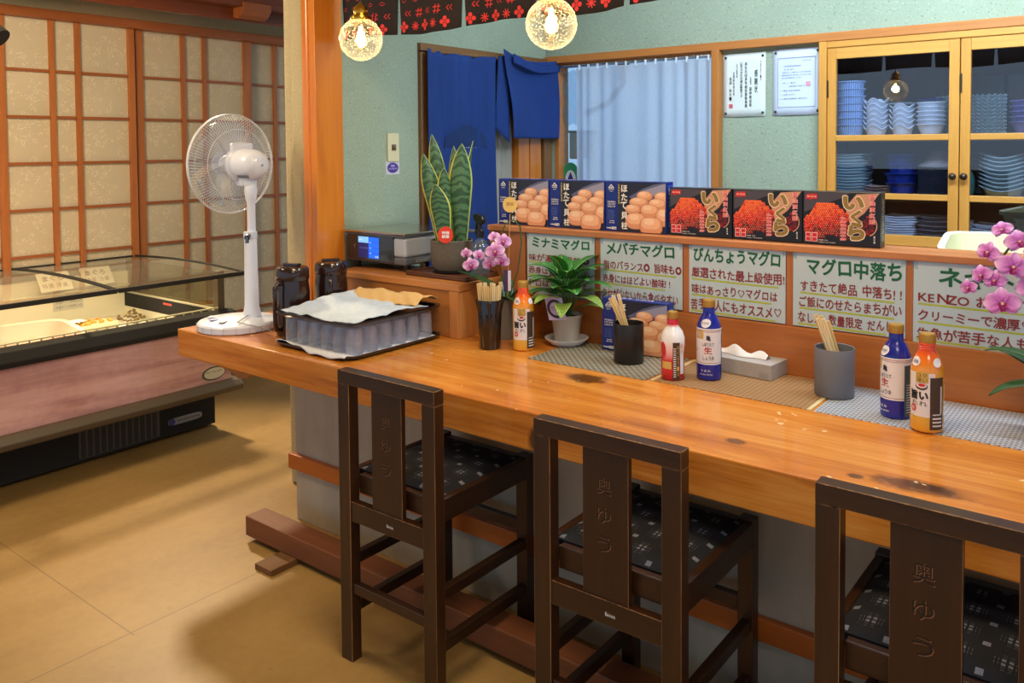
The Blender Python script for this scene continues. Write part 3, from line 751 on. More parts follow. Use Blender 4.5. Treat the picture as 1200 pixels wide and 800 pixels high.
k = MB(); pts = [(px + .02, py - .03, .055), (.10, -.07, .045), (.165, -.03, .03), (.20, .02, .006), (.26, .10, .004)]
k.tube(pts, .0022, 6); k.build('power_cord', flat('cord_grey', (150, 150, 150), .5), fan, smooth=60)

# ------------------------------------------------------------------ things on the counter
# water jugs
JUG = M('brown_jug_plastic'); JUG.color((44, 24, 18)).set(Roughness=.16); JUG.b.inputs['Coat Weight'].default_value = .4; JUG = JUG.m
def jug(label, loc, rz):
    t = thing('water_jug', label, 'jug', loc, rz, 'brown water jugs')
    MB().lathe([(.060, 0), (.064, .006), (.066, .03), (.0655, .17), (.062, .20), (.0612, .215), (.0, .215)], 32).build('jug_body', JUG, t, smooth=40)
    k = MB().lathe([(.063, .214), (.0645, .218), (.064, .252), (.058, .262), (.045, .266), (.0, .266)], 32)
    k.bar((0, -.035, .270), (0, .035, .270), .022, .012); k.build('lid', JUG, t, smooth=40)
    MB().bar((.062, 0, .240), (.077, 0, .228), .03, .026).build('spout', JUG, t, bev=.004)
    MB().tube([(-.060, 0, .205), (-.085, 0, .208), (-.097, 0, .195), (-.098, 0, .16), (-.097, 0, .06), (-.092, 0, .035), (-.064, 0, .03)], .0085, 10).build('handle', JUG, t, smooth=60); return t
j1 = jug('brown lidded water jug beside the fan base', (-2.668, 1.985, TZ), R(102))
dup(j1, (-2.658, 2.165, TZ), R(140), 'brown lidded water jug in front of the orange pillar')

# trays of glasses
TRAY = flat('tray_black', (34, 24, 22), .28, coat=.3)
TX, TY_ = -2.362, 2.055
def tray(label, loc, w_, d_, h_=.016):
    t = thing('serving_tray', label, 'tray', loc, 0, 'dark trays with glasses between')
    o = MB(); n = 44; sq_ = [(1, 0), (1.0, 0)]
    seq = [(w_ - .03, d_ - .03, .004), (w_ - .018, d_ - .018, h_), (w_, d_, h_ + .002), (w_, d_, h_ - .004), (w_ - .03, d_ - .03, 0)]
    vs, fs = [], []
    for a, b, z in seq: vs += [(x_ * a / 2, y_ * b / 2, z) for x_, y_ in ell(0, 0, 1, 1, 0, n, 12)]
    for i in range(4):
        for j in range(n): fs.append((i * n + j, i * n + (j + 1) % n, (i + 1) * n + (j + 1) % n, (i + 1) * n + j))
    fs += [tuple(range(n)), tuple(range(4 * n, 5 * n))[::-1]]
    o.add(vs, fs).build('tray_body', TRAY, t, smooth=35); return t
tray('lower dark tray under the upturned glasses', (TX, TY_, TZ), .43, .462)
tray('upper dark tray resting on the upturned glasses', (TX, TY_, TZ + .1105), .43, .462)
TOWEL = cloth('towel_white', (206, 208, 216), (236, 236, 240), 220)
TOWEL_B = cloth('towel_bluish', (158, 178, 196), (212, 216, 224), 60)
TOWEL_T = cloth('towel_tan', (196, 150, 88), (222, 184, 122), 60)
def hn(x_, y_, s=0.): return .5 * sin(x_ * 23 + s + 1.7 * sin(y_ * 17)) + .35 * sin(y_ * 31 + 1.3 * s + 1.2 * sin(x_ * 29)) + .25 * sin((x_ + y_) * 61 + s)
def lowcloth(u, v):
    X_, Y_ = -.205 + .40 * u, -.232 + .44 * v
    z = .0075 + .002 * (1 + hn(X_, Y_, 2))
    k = max(0., 1 - v / .14)
    if k > 0:
        over = max(0., min(1., (u - .30) / .25)) * (1 - .25 * max(0, u - .8) / .2)
        e = min(1., k / .55); d_ = max(0., (k - .55) / .45)
        Y_ = -.178 - .056 * e - .010 * d_ * over + .012 * (1 - over) * e; z = .009 + .0125 * e + (.004 * sin(u * 15)) * e * (1 - over) - .014 * d_ * over + .003 * d_ * sin(u * 21)
    return (X_, Y_, z)
t = tag(MB().grid(lowcloth, 40, 40).build('towel', TOWEL, loc=(TX, TY_, TZ), smooth=180, solid=.0022), 'white towel lining the lower tray under the glasses', 'towel', 'towels on the trays')
def upcloth(u, v):
    X_, Y_ = -.198 + .392 * u, -.205 + .36 * v
    z = .010 + .0048 * (1.2 + hn(X_ * 1.3, Y_ * 1.6, .6)) + .0022 * (hn(X_ * 3.1 + .4, Y_ * 2.7, 2.) + .6) + .022 * max(0, 1 - abs(u - .05) * 3) * v ** 2 + .016 * sin(v * 2.6) * (1 - u * .4)
    e = min(u, 1 - u, v, 1 - v)
    return (X_ + .006 * sin(v * 9), Y_ + .01 * sin(u * 7) , z if e > .03 else z - .002)
t = tag(MB().grid(upcloth, 48, 48).build('towel', TOWEL_B, loc=(TX, TY_, TZ + .1105), smooth=180, solid=.002), 'bluish white crumpled towel spread on the upper tray', 'towel', 'towels on the trays')
def tancloth(u, v):
    X_, Y_ = -.16 + .355 * u, .070 + .145 * v + .03 * u * (1 - v)
    z = .014 + .007 * (1.2 + hn(X_ * 1.5, Y_ * 2.2, 4)) + .030 * sin(v * 2.9) + .006 * u * v
    return (X_, Y_, z)
t = tag(MB().grid(tancloth, 48, 26).build('towel', TOWEL_T, loc=(TX, TY_, TZ + .1135), smooth=180, solid=.002), 'tan cloth folded along the back of the upper tray', 'towel', 'towels on the trays')
GLS = glass('tumbler_glass', (250, 251, 254), .12, .03, body=.09, body_c=(240, 241, 252), edge=1.5)
g0 = None
for i in range(6):
    for j in range(6):
        loc = (TX - .165 + i * .066, TY_ - .170 + j * .068, TZ + .0135)
        if g0 is None:
            mb = MB().lathe([(.0305, 0), (.0302, .03), (.0268, .0965), (.0, .0965)], 20)
            mb.lathe([(.0285, .001), (.0282, .03), (.0248, .086), (.0, .0885)], 20, caps=False)
            g0 = tag(mb.build('drinking_glass', GLS, loc=loc, smooth=50), 'clear tumbler turned upside down between the two dark trays', 'glass', 'upturned glasses between the trays')
        else:
            c = g0.copy(); COL.objects.link(c); c.location = loc

# wooden ledge box
lb = thing('wooden_ledge', 'orange wooden box ledge at the back left of the counter', 'ledge', (-2.43, 2.43, TZ))
MB().box(-.343, .335, -.132, .132, 0, .178).build('ledge_box', LEDGE_WOOD, lb, bev=.002)
MB().box(-.347, .350, -.141, .14, .178, .205).build('ledge_top', wood('ledge_top_wood', (160, 96, 44), (206, 138, 74), 'X', .35, coat=.2), lb, bev=.003)
MB().box(.335, .345, -.137, .13, 0, .178).box(.300, .345, -.139, -.132, 0, .178).build('corner_board', wood('ledge_corner_wood', (168, 102, 50), (208, 142, 78), 'Z', .42), lb, bev=.002)
LZ = TZ + .205

# scale
sc = thing('price_scale', 'grey counter scale with a lit blue display', 'scale', (-2.632, 2.55, LZ))
SILV = flat('scale_silver', (178, 180, 186), .35, .15); SGREY = flat('scale_grey', (92, 92, 98), .45)
MB().box(-.180, .180, -.170, .175, .030, .062).build('lower_case', SGREY, sc, bev=.008)
MB().box(-.180, .180, -.170, .175, .062, .145).build('upper_case', SILV, sc, bev=.012, seg=3)
for sx in (-.15, .155):
    for sy in (-.135, .14): MB().lathe([(.014, 0), (.016, .004), (.016, .032)], 14, (sx, sy, 0)).build('foot', BLACK, sc, smooth=40)
MB().box(-.172, .115, -.1755, -.165, .036, .150).build('front_panel', flat('scale_front', (46, 46, 50), .18, coat=.5), sc, bev=.004)
sfn = lambda u, v, w: (u, -.1762 - w, v)
k = MB().flatpoly(rect(-.098, .030, .048, .138), sfn)
scr = k.build('display', flat('display_navy', (16, 18, 46), .2, emit=.35, emit_c=(50, 60, 150)), sc, label='lit display with blue fields')
q = MB(); s2 = lambda u, v, w: (u, -.1767, v)
q.flatpoly(rect(-.098, -.034, .112, .138), s2, 0)
for i in range(4): q.flatpoly(rect(-.034, .030, .0485 + .0225 * i, .0485 + .0225 * i + .021), s2, 1)
s3 = lambda u, v, w: (u, -.1771, v)
for i in range(3): row(q, '====', -.030, -.016, .068 + .0225 * i, .0705 + .0225 * i, s3, .0, 2)
row(q, '12:06', .008, .026, .052, .060, s3, .02, 2); row(q, 'READY', -.092, -.07, .122, .128, s3, 0., 2); row(q, 'いらっしゃいませ', -.090, -.040, .086, .094, s3, .0, 3)
q.build('display_fields', [flat('field_pale', (120, 180, 240), .3, emit=.8, emit_c=(130, 190, 245)), flat('field_blue', (20, 90, 240), .3, emit=.9, emit_c=(24, 100, 250)), flat('field_white', (230, 240, 255), .3, emit=.9), flat('field_violet', (130, 120, 200), .3, emit=.5)], scr)
q = MB(); row(q, 'Y', -.128, -.118, .088, .102, sfn, .03); q.build('maker_mark', flat('mark_grey', (170, 170, 176), .4), sc)
MB().box(-.186, .186, -.184, .18, .155, .163).build('platter', flat('platter_steel', (206, 200, 186), .22, 1.), sc, bev=.004, seg=3)
MB().box(-.181, .181, -.178, .175, .146, .155).build('platter_skirt', SGREY, sc, bev=.002)
MB().box(.06, .30, .10, .16, .150, .160).build('rear_display', SGREY, sc, bev=.004)
q = MB().box(.1805, .1815, -.11, .06, .038, .052).build('rating_plate', flat('plate_pale', (140, 140, 140), .5), sc); k = MB()
row(k, 'ひょう量 15kg', 0, .15, .040, .050, lambda u, v, w: (.182, -.10 + u, v), .0); k.build('plate_lettering', flat('plate_ink', (60, 60, 62), .6), q)

# brown tray, snake plant
t = thing('wooden_tray', 'brown rounded wooden tray under the snake plant pot', 'tray', (-2.265, 2.455, LZ))
MB().box(-.165, .165, -.10, .10, 0, .012).build('tray_board', wood('tray_wood', (66, 34, 20), (104, 58, 34), 'X', .35), t, bev=.006, seg=3)
q = MB()
for a, b in ((-.163, -.155), (.155, .163)): q.box(a, b, -.098, .098, .011, .018)
q.box(-.155, .155, -.098, -.090, .011, .018).box(-.155, .155, .09, .098, .011, .018); q.build('tray_rim', wood('tray_rim_wood', (70, 36, 22), (112, 62, 36), 'X', .35), t, bev=.002)
sp_ = thing('snake_plant', 'snake plant with yellow-edged leaves in a dark round pot', 'plant', (-2.277, 2.47, LZ + .0125))
POTM = M('pot_brown_grey'); POTM.color(POTM.mix(POTM.noise(60, 3), (84, 74, 64), (104, 94, 82))).set(Roughness=.7)
MB().lathe([(.055, .006), (.070, .012), (.082, .035), (.086, .07), (.086, .128), (.083, .131), (.080, .128), (.080, .10), (0, .10)], 40).build('pot', POTM.m, sp_, smooth=35)
MB().lathe([(.066, 0), (.075, .003), (.076, .010), (.06, .012)], 36).build('saucer', BLACK, sp_, smooth=35)
MB().lathe([(.0795, .112), (.04, .117), (0, .118)], 24).build('soil', flat('soil_dark', (40, 30, 24), .95), sp_)
x = M('snake_leaf')
uvn = x.node('ShaderNodeSeparateXYZ'); x.link(x.coord('UV'), uvn.inputs[0]); U, Vv = V(x.nt, uvn.outputs[0]), V(x.nt, uvn.outputs[1])
nz = x.noise(14, 3, sc=(1, 1, 2.5)); bands = ((Vv * 74 + nz * 12 + (U - .5).abs() * 9).sin()).gt(.05)
c = x.mix(bands * .85, (74, 112, 70), (30, 64, 38)); c = x.mix((U - .5).abs().gt(.43), c, (208, 206, 96)); x.color(c).set(Roughness=.4); SNAKE = x.m
def sleaf(bx, by, tx, ty, h, wd, face, tw=.0, z0=.108):
    def f(u, v):
        wdt = wd * (0.55 + .9 * v - .1 * v * v) * (1 - max(0, (v - .55) / .45) ** 1.8) * 1.05 + .0008
        s = u - .5; a = face + tw * v
        e_ = bx + (tx - bx) * v ** 1.4; n_ = by + (ty - by) * v ** 1.4; cx_ = .73 * e_ - .68 * n_; cy_ = .68 * e_ + .73 * n_
        dz = (s * s) * wdt * 1.0
        return (cx_ + cos(a) * s * wdt - sin(a) * dz, cy_ + sin(a) * s * wdt + cos(a) * dz, z0 + h * v)
    return MB().grid(f, 8, 24).build('leaf', SNAKE, sp_, smooth=180, solid=.0025)
va = R(43)
for a in ((-.045, .01, -.112, .045, .37, .068, va - .2, .3), (-.022, .035, -.078, .075, .45, .062, va + .3, -.3), (.035, -.01, .045, .02, .41, .088, va, .15), (.01, .03, .012, .07, .40, .05, va - .5, .3),
          (-.008, .0, -.03, .01, .315, .066, va + .1, .2), (-.03, -.03, -.064, -.03, .25, .075, va, -.2), (.05, .03, .092, .06, .42, .036, va + .9, .4), (.03, .04, .03, .09, .36, .05, va, .2)): sleaf(*a)
q = MB(); q.tube([(.035, -.068, .11), (.0422, -.0803, .135)], .0015, 6)
q.prism(ell(0, 0, .030, .033, 0, 28), lambda u, v, w: (.0416 + .73 * u - .68 * w, -.081 + .68 * u + .73 * w, .158 + v), .002); tgm = q.build('price_pick', flat('pick_red', (226, 60, 36), .4), sp_, label='round red pick with white lettering')
q = MB(); g2 = lambda u, v, w: (.0416 + .73 * u + .0007, -.081 + .68 * u - .0008, .158 + v)
for i, s_ in enumerate(('特価', '観葉')): row(q, s_, -.015, .015, .002 - .015 * i, .015 - .015 * i, g2, .03)
q.build('pick_lettering', WHITE_INK, tgm)

# spray bottle
t = thing('spray_bottle', 'clear spray bottle with a black trigger behind the snake plant', 'spray bottle', (-2.135, 2.48, LZ))
CLR = glass('clear_bottle', (226, 236, 240), .14, .03, body=.10, body_c=(190, 200, 210))
MB().lathe([(.034, .0), (.038, .006), (.038, .10), (.034, .125), (.018, .148), (.014, .152), (.014, .165)], 28).build('bottle_body', CLR, t, smooth=40)
MB().lathe([(.0165, .158), (.0165, .185), (.010, .192), (.009, .215), (0, .215)], 20).build('collar', BLACK, t, smooth=40)
k = MB().prism([(-.045, .225), (-.048, .248), (-.030, .252), (.030, .246), (.038, .232), (.034, .215), (.010, .210), (-.010, .214)], lambda u, v, w: (u * .9, u * -.35 - .01 + w, v), .02).build('spray_head', BLACK, t, bev=.004)
MB().prism([(-.030, .216), (-.036, .19), (-.044, .172), (-.036, .172), (-.026, .192), (-.018, .216)], lambda u, v, w: (u * .9, u * -.35 - .005 + w, v), .010).build('trigger', BLACK, t, bev=.002)

# placemats
def matm(name, a, b, sx, sy, rough=.6):
    x = M(name); X, Y, Z = x.xyz()
    p = ((X * sx * 2 * pi).sin() * .5 + .5); q = ((Y * sy * 2 * pi).sin() * .5 + .5)
    sh = ((X * sx).floor() + (Y * sy).floor()).mod2()
    f = (p * q) * .6 + sh * .4
    x.color(x.mix(f, a, b)).set(Roughness=rough).bump(f, .35, .002); return x.m
def matm_diag(name, a, b):
    x = M(name); X, Y, Z = x.xyz(); k = 260
    d1 = (((X + Y) * k).sin() * .5 + .5); d2 = (((X - Y) * k * .5).sin() * .5 + .5)
    x.color(x.mix(d1 * .8 + d2 * .2, a, b)).set(Roughness=.6).bump(d1, .3, .002); return x.m
tag(MB().box(-1.705, -1.25, 2.222, 2.535, TZ, TZ + .002).build('placemat', matm_diag('mat_grey', (92, 84, 70), (146, 138, 120)), bev=.0008), 'grey-brown woven placemat under the white plant saucer and black cup', 'placemat', 'woven placemats')
o = tag(MB().box(-1.238, -.748, 2.232, 2.535, TZ, TZ + .002).build('placemat', matm('mat_tatami', (118, 82, 46), (184, 142, 92), 70, 160), bev=.0008), 'tan straw placemat under the tissue box', 'placemat', 'woven placemats')
MB().box(-.758, -.746, 2.230, 2.537, TZ, TZ + .0026).box(-1.240, -1.228, 2.230, 2.537, TZ, TZ + .0026).build('binding', flat('mat_binding', (196, 178, 130), .8), o)
tag(MB().box(-.738, -.18, 2.228, 2.535, TZ, TZ + .002).build('placemat', matm('mat_blue', (96, 98, 104), (226, 232, 242), 95, 120, .3), bev=.0008), 'pale blue-grey woven placemat under the two sauce bottles', 'placemat', 'woven placemats')

# cups of chopsticks
CHOP = [wood('chopstick_a', (206, 172, 112), (232, 204, 150), 'Z', .6), wood('chopstick_b', (222, 196, 146), (240, 220, 180), 'Z', .6)]
def chop(base, tip, i, label, grp, lab_w=.0):
    b, t_ = Vector(base), Vector(tip); o = thing('chopstick_pair', label, 'chopsticks', base, 0, grp)
    d_ = t_ - b; up_ = Vector((0.5, -.85, .0)).normalized(); sd_ = d_.normalized().cross(up_).normalized()
    for s in (-.0031, .0031):
        MB().bar(sd_ * s, d_ + sd_ * s, .0054, .0058, 0, up_).build('stick', CHOP[i % 2], o, bev=.0008)
def cup(name, label, c, r, h, mt, r2=None, th=.003):
    t = thing(name, label, 'cup', (c[0], c[1], c[2])); r2 = r2 or r
    MB().lathe([(0, 0), (r2 - .003, 0), (r2, .004), (r, h - .002), (r - .001, h), (r - th, h - .001), (r2 - th, .012), (0, .010)], 40).build('cup_body', mt, t, smooth=40); return t
GLOSSB = flat('glossy_black', (22, 18, 18), .18, coat=.5)
t = cup('chopstick_holder', 'tall black fluted holder full of chopsticks by the orchid', (-1.905, 2.262, TZ), .0445, .176, GLOSSB, .0385)
q = MB()
for i in range(7):
    a = 2 * pi * i / 7; q.tube([(.0385 * cos(a), .0385 * sin(a), .005), (.0395 * cos(a), .0395 * sin(a), .12), (.0425 * cos(a), .0425 * sin(a), .15), (.0445 * cos(a), .0445 * sin(a), .172)], [.002, .003, .006, .009], 8)
q.build('flute', GLOSSB, t, smooth=60)
rr = random.Random(5)
for i in range(11):
    s = -1 + 2 * i / 10; tx_ = s * .040; ty_ = rr.uniform(-.02, .012); h = rr.uniform(.206, .226)
    ex = Vector((cos(R(38)), sin(R(38)), 0)); ey = Vector((-sin(R(38)), cos(R(38)), 0)); c0_ = Vector((-1.905, 2.262, TZ + .012))
    # across the view from the stools
    ex = Vector((.77, .64, 0)); ey = Vector((-.64, .77, 0))
    chop(c0_ + ex * s * .018 + ey * rr.uniform(-.012, .012), c0_ + ex * tx_ + ey * ty_ + Vector((0, 0, h)), i, 'disposable chopstick pair standing in the tall black fluted holder', 'chopsticks in the fluted holder')
cup('chopstick_cup', 'plain black cylindrical cup of chopsticks in front of the blue box', (-1.402, 2.381, TZ + .0022), .050, .132, flat('satin_black', (30, 24, 22), .35), .050)
for i, (a, b_, h) in enumerate(((-.062, .0, .200), (-.052, .016, .206), (-.030, -.004, .196), (-.034, .022, .21))):
    ex = Vector((.862, .507, 0)); ey = Vector((-.507, .862, 0)); c0_ = Vector((-1.402, 2.381, TZ + .0145))
    chop(c0_ + ex * (.030 - .004 * i) + ey * b_ * .5, c0_ + ex * a + ey * b_ + Vector((0, 0, h)), i, 'disposable chopstick pair leaning in the plain black cup', 'chopsticks in the black cup')
cup('chopstick_cup', 'grey cylindrical cup of chopsticks between the tan and blue mats', (-.738, 2.407, TZ + .0030), .055, .138, flat('stoneware_grey', (112, 112, 120), .45), .0545)
for i, (a, b_, h) in enumerate(((-.066, .004, .214), (-.058, -.008, .206), (-.048, .014, .210), (-.040, -.002, .204), (-.024, .024, .194))):
    ex = Vector((.956, .293, 0)); ey = Vector((-.293, .956, 0)); c0_ = Vector((-.738, 2.407, TZ + .0160))
    chop(c0_ + ex * (.022 + .004 * i) + ey * b_ * .6, c0_ + ex * a * .80 + ey * b_ + Vector((0, 0, h)), i, 'disposable chopstick pair leaning in the grey cup', 'chopsticks in the grey cup')

# ------------------------------------------------------------------ sauce bottles
def wrap(r, ang0, zc=0.):
    """surface of a round bottle: u runs around, v up; r may depend on v"""
    f = r if callable(r) else (lambda z: r)
    return lambda u, v, w: ((f(v) + .0004 + w) * cos(ang0 + u / f(v)), (f(v) + .0004 + w) * sin(ang0 + u / f(v)), v)
def patch(mb, fn, u0, u1, z0, z1, mat=0, lift=.0, n=10):
    vs = [fn(u0 + (u1 - u0) * i / n, z0 + (z1 - z0) * j / n, lift) for i in range(n + 1) for j in range(n + 1)]
    return mb.add(vs, [(i * (n + 1) + j, (i + 1) * (n + 1) + j, (i + 1) * (n + 1) + j + 1, i * (n + 1) + j + 1) for i in range(n) for j in range(n)], mat)
def radius(prof):
    def f(z):
        for (r1, z1), (r2, z2) in zip(prof, prof[1:]):
            if z1 <= z <= z2 and z2 > z1: return r1 + (r2 - r1) * (z - z1) / (z2 - z1)
        return prof[-1][0]
    return f
GOLD = flat('cap_gold', (190, 146, 66), .35, .5)
WLAB = flat('label_white', (226, 222, 228), .4); NAVY = flat('bottle_blue', (20, 28, 140), .25, coat=.4)
REDI = flat('label_red', (200, 40, 48), .4); GOLDL = flat('label_gold', (200, 164, 84), .45); BRN = flat('label_brown', (66, 50, 40), .5); GRYL = flat('label_grey', (96, 98, 104), .5)
def view_ang(c): return math.atan2(-c[1], -c[0])
def cap(t, r, z, h):
    k = MB().lathe([(r * .98, z), (r, z + .002), (r * .97, z + h - .003), (r * .88, z + h), (0, z + h)], 28).build('cap', GOLD, t, smooth=40)
    q = MB()
    for i in range(28):
        a = 2 * pi * i / 28; q.bar((r * cos(a), r * sin(a), z + .002), (r * .98 * cos(a), r * .98 * sin(a), z + h - .003), .0012, .0012, up=(cos(a), sin(a), 0))
    q.build('cap_rib', GOLD, k)
def blue_bottle(label, c, turn):
    t = thing('sauce_bottle', label, 'bottle', c, view_ang(c) + turn, 'sauce bottles on the counter')
    pf = [(.034, 0), (.0375, .004), (.0378, .048), (.0372, .052), (.0372, .150), (.0378, .154), (.036, .166), (.026, .192), (.0185, .202), (.0182, .222)]
    f = radius(pf)
    MB().lathe(pf, 36).build('bottle_body', NAVY, t, smooth=40)
    cap(t, .0190, .222, .023)
    fn = wrap(f, 0)
    q = MB(); patch(q, fn, -.07, .118, .050, .160, 0, .0, 24)
    patch(q, fn, -.07, .118, .054, .0555, 1, .0003, 24); patch(q, fn, -.07, .118, .150, .1512, 1, .0003, 24); patch(q, fn, -.07, .118, .155, .1562, 1, .0003, 24)
    patch(q, fn, -.020, .008, .128, .154, 2, .0005); patch(q, fn, .072, .110, .01, .142, 3, .0006, 12)
    for i in range(12): patch(q, fn, .078, .104, .018 + i * .0065, .020 + i * .0065, 0, .0009, 4)
    lb_ = q.build('label', [WLAB, flat('label_line', (150, 40, 60), .5), GOLDL, flat('label_slate', (70, 84, 92), .5)], t, smooth=180)
    q = MB()
    row(q, 'しぼりたて', .004, .040, .107, .118, lambda u, v, w: fn(u, v, .0008), .01, 0); row(q, '生', .010, .034, .083, .105, lambda u, v, w: fn(u, v, .0008), .02, 1)
    row(q, 'しょうゆ', .006, .040, .064, .077, lambda u, v, w: fn(u, v, .0008), .01, 0)
    for u, v in ell(.022, .130, .009, .010, 0, 1): pass
    row(q, '亀', .016, .030, .124, .140, lambda u, v, w: fn(u, v, .0008), .02, 0)
    row(q, '生', -.016, -.002, .134, .147, lambda u, v, w: fn(u, v, .0009), .02, 3)
    row(q, 'うまみ', -.0, .03, .028, .035, lambda u, v, w: fn(u, v, .0006), .0, 2); row(q, 'NATURAL BREWED', -.004, .036, .018, .022, lambda u, v, w: fn(u, v, .0006), .0, 2); row(q, '丸大豆', -.034, -.016, .09, .096, lambda u, v, w: fn(u, v, .0008), 0., 0)
    q.build('label_lettering', [flat('label_ink_navy', (40, 44, 90), .5), REDI, WHITE_INK, WLAB], lb_)
    o = MB(); 
    pts = ell(.012, .176, .0145, .013, 0, 20)
    g = lambda u, v, w: fn(u, v, .0012)
    o.add([g(.010, .176, 0)] + [g(u, v, 0) for u, v in pts], [(0, 1 + i, 1 + (i + 1) % 20) for i in range(20)])
    s_ = o.build('neck_sticker', WLAB, t, label='white oval neck sticker')
    q = MB(); row(q, 'まろやか', .0, .022, .172, .180, lambda u, v, w: fn(u, v, .0018), .01); q.build('sticker_lettering', flat('label_ink_navy', (40, 44, 90), .5), s_); return t
blue_bottle('blue and white sauce bottle standing before the tissue box', (-1.103, 2.357, TZ + .0022), R(-38))
blue_bottle('blue and white sauce bottle behind the orange one on the blue mat', (-.551, 2.316, TZ + .0022), R(-78))
x = M('orange_bottle'); X, Y, Z = x.xyz()
x.color(x.ramp(Z / .235, [(.0, (226, 150, 40)), (.18, (214, 170, 60)), (.35, (222, 176, 70)), (.62, (226, 160, 40)), (.76, (232, 120, 24)), (.86, (226, 76, 22))])).set(Roughness=.22); x.b.inputs['Coat Weight'].default_value = .5; ORB = x.m
def orange_bottle(label, c, turn):
    t = thing('sauce_bottle', label, 'bottle', c, view_ang(c) + turn, 'sauce bottles on the counter')
    pf = [(.034, 0), (.0385, .004), (.039, .03), (.0375, .045), (.0385, .055), (.0385, .150), (.036, .166), (.027, .188), (.0195, .202), (.0188, .222)]
    f = radius(pf); fn = wrap(f, 0)
    MB().lathe(pf, 36).build('bottle_body', ORB, t, smooth=40)
    q = MB()
    for zz in (.204, .210, .216): q.lathe([(.0188, zz), (.0205, zz + .0015), (.0188, zz + .003)], 24, caps=False)
    q.build('neck_rib', ORB, t, smooth=60)
    cap(t, .0195, .221, .023)
    q = MB(); patch(q, fn, -.040, .026, .040, .150, 0, .0, 16); patch(q, fn, .014, .050, .010, .140, 1, .0005, 12)
    patch(q, fn, -.020, .010, .126, .152, 2, .0006); patch(q, fn, .060, .064, .02, .12, 4, .0007)
    for i in range(4): patch(q, fn, .020, .044, .018 + i * .009, .022 + i * .009, 4, .0009, 4)
    patch(q, fn, .040, .0445, .05, .118, 4, .0009, 6)
    o = ell(-.006, .117, .0145, .0095, 0, 22)
    def disc(mb, pts, cx_, cy_, lift, mat): mb.add([fn(cx_, cy_, lift)] + [fn(u, v, lift) for u, v in pts], [(0, 1 + i, 1 + (i + 1) % len(pts)) for i in range(len(pts))], mat)
    disc(q, o, -.006, .117, .0008, 1); disc(q, ell(-.006, .119, .0125, .0065, 0, 22), -.006, .119, .0011, 4); disc(q, ell(-.005, .120, .008, .004, 0, 16), -.005, .120, .0014, 3)
    disc(q, ell(-.026, .060, .008, .009, 0, 16), -.026, .060, .0008, 3)
    lb_ = q.build('label', [WLAB, BRN, GOLDL, REDI, WLAB], t, smooth=180)
    q = MB(); h_ = lambda u, v, w: fn(u, v, .0009)
    row(q, '旨い', -.034, .010, .082, .106, h_, .05, 0); row(q, 'たれ', -.030, .008, .068, .080, h_, .0, 0); row(q, 'コク', -.017, .007, .140, .150, lambda u, v, w: fn(u, v, .001), .0, 1); row(q, '深い', -.017, .007, .128, .138, lambda u, v, w: fn(u, v, .001), .0, 1); row(q, '秘', -.031, -.021, .055, .065, lambda u, v, w: fn(u, v, .0012), .0, 2)
    q.build('label_lettering', [INK, BRN, WHITE_INK], lb_)
    o = MB(); disc(o, ell(-.022, .176, .013, .011, .6, 20), -.022, .176, .0012, 0); disc(o, ell(.030, .176, .012, .010, -.6, 20), .030, .176, .0012, 0)
    s_ = o.build('neck_sticker', WLAB, t, label='white neck sticker'); q = MB(); row(q, '減塩', -.030, -.014, .171, .180, lambda u, v, w: fn(u, v, .0018), .0); q.build('sticker_lettering', flat('label_ink_navy', (40, 44, 90), .5), s_)
    return t
orange_bottle('orange and yellow sauce bottle beside the fluted chopstick holder', (-1.798, 2.320, TZ), R(-2))
orange_bottle('orange and yellow sauce bottle at the front of the blue mat', (-.462, 2.252, TZ + .0022), R(-10))
t = thing('sauce_bottle', 'small red and white gold-capped bottle beside the black chopstick cup', 'bottle', (-1.193, 2.292, TZ + .0022), view_ang((-1.193, 2.292)), 'sauce bottles on the counter')
pf = [(.032, 0), (.0355, .004), (.0362, .03), (.034, .062), (.0335, .078), (.0365, .110), (.0365, .128), (.030, .148), (.0165, .166), (.0158, .186)]
f = radius(pf); fn = wrap(f, 0)
x = M('red_white_bottle'); X, Y, Z = x.xyz(); x.color(x.ramp(Z / .2, [(.0, (200, 24, 40)), (.30, (204, 30, 44)), (.46, (232, 190, 196)), (.60, (232, 232, 236)), (.80, (228, 228, 232)), (.845, (196, 24, 40))])).set(Roughness=.22); x.b.inputs['Coat Weight'].default_value = .5
MB().lathe(pf, 36).build('bottle_body', x.m, t, smooth=40); cap(t, .0165, .186, .022)
q = MB(); patch(q, fn, -.0, .022, .004, .118, 0, .0003, 12); patch(q, fn, -.036, -.004, .036, .058, 1, .0004)
o = ell(-.034, .092, .012, .026, 0, 24); q.add([fn(-.034, .092, .0006)] + [fn(u, v, .0006) for u, v in o], [(0, 1 + i, 1 + (i + 1) % 24) for i in range(24)], 2)
for i in range(14): patch(q, fn, .002, .010, .012 + i * .0066, .015 + i * .0066, 3, .0007, 3)
patch(q, fn, .024, .040, .02, .10, 3, .0003)
l_ = q.build('label', [BRN, GOLDL, REDI, WLAB], t, smooth=180); q = MB(); col(q, '食べるラー油', .016, .014, .110, .007, lambda u, v, w: fn(u, v, .001)); col(q, '旨辛', .030, .08, .116, .010, lambda u, v, w: fn(u, v, .001)); q.build('label_lettering', GOLDL, l_)

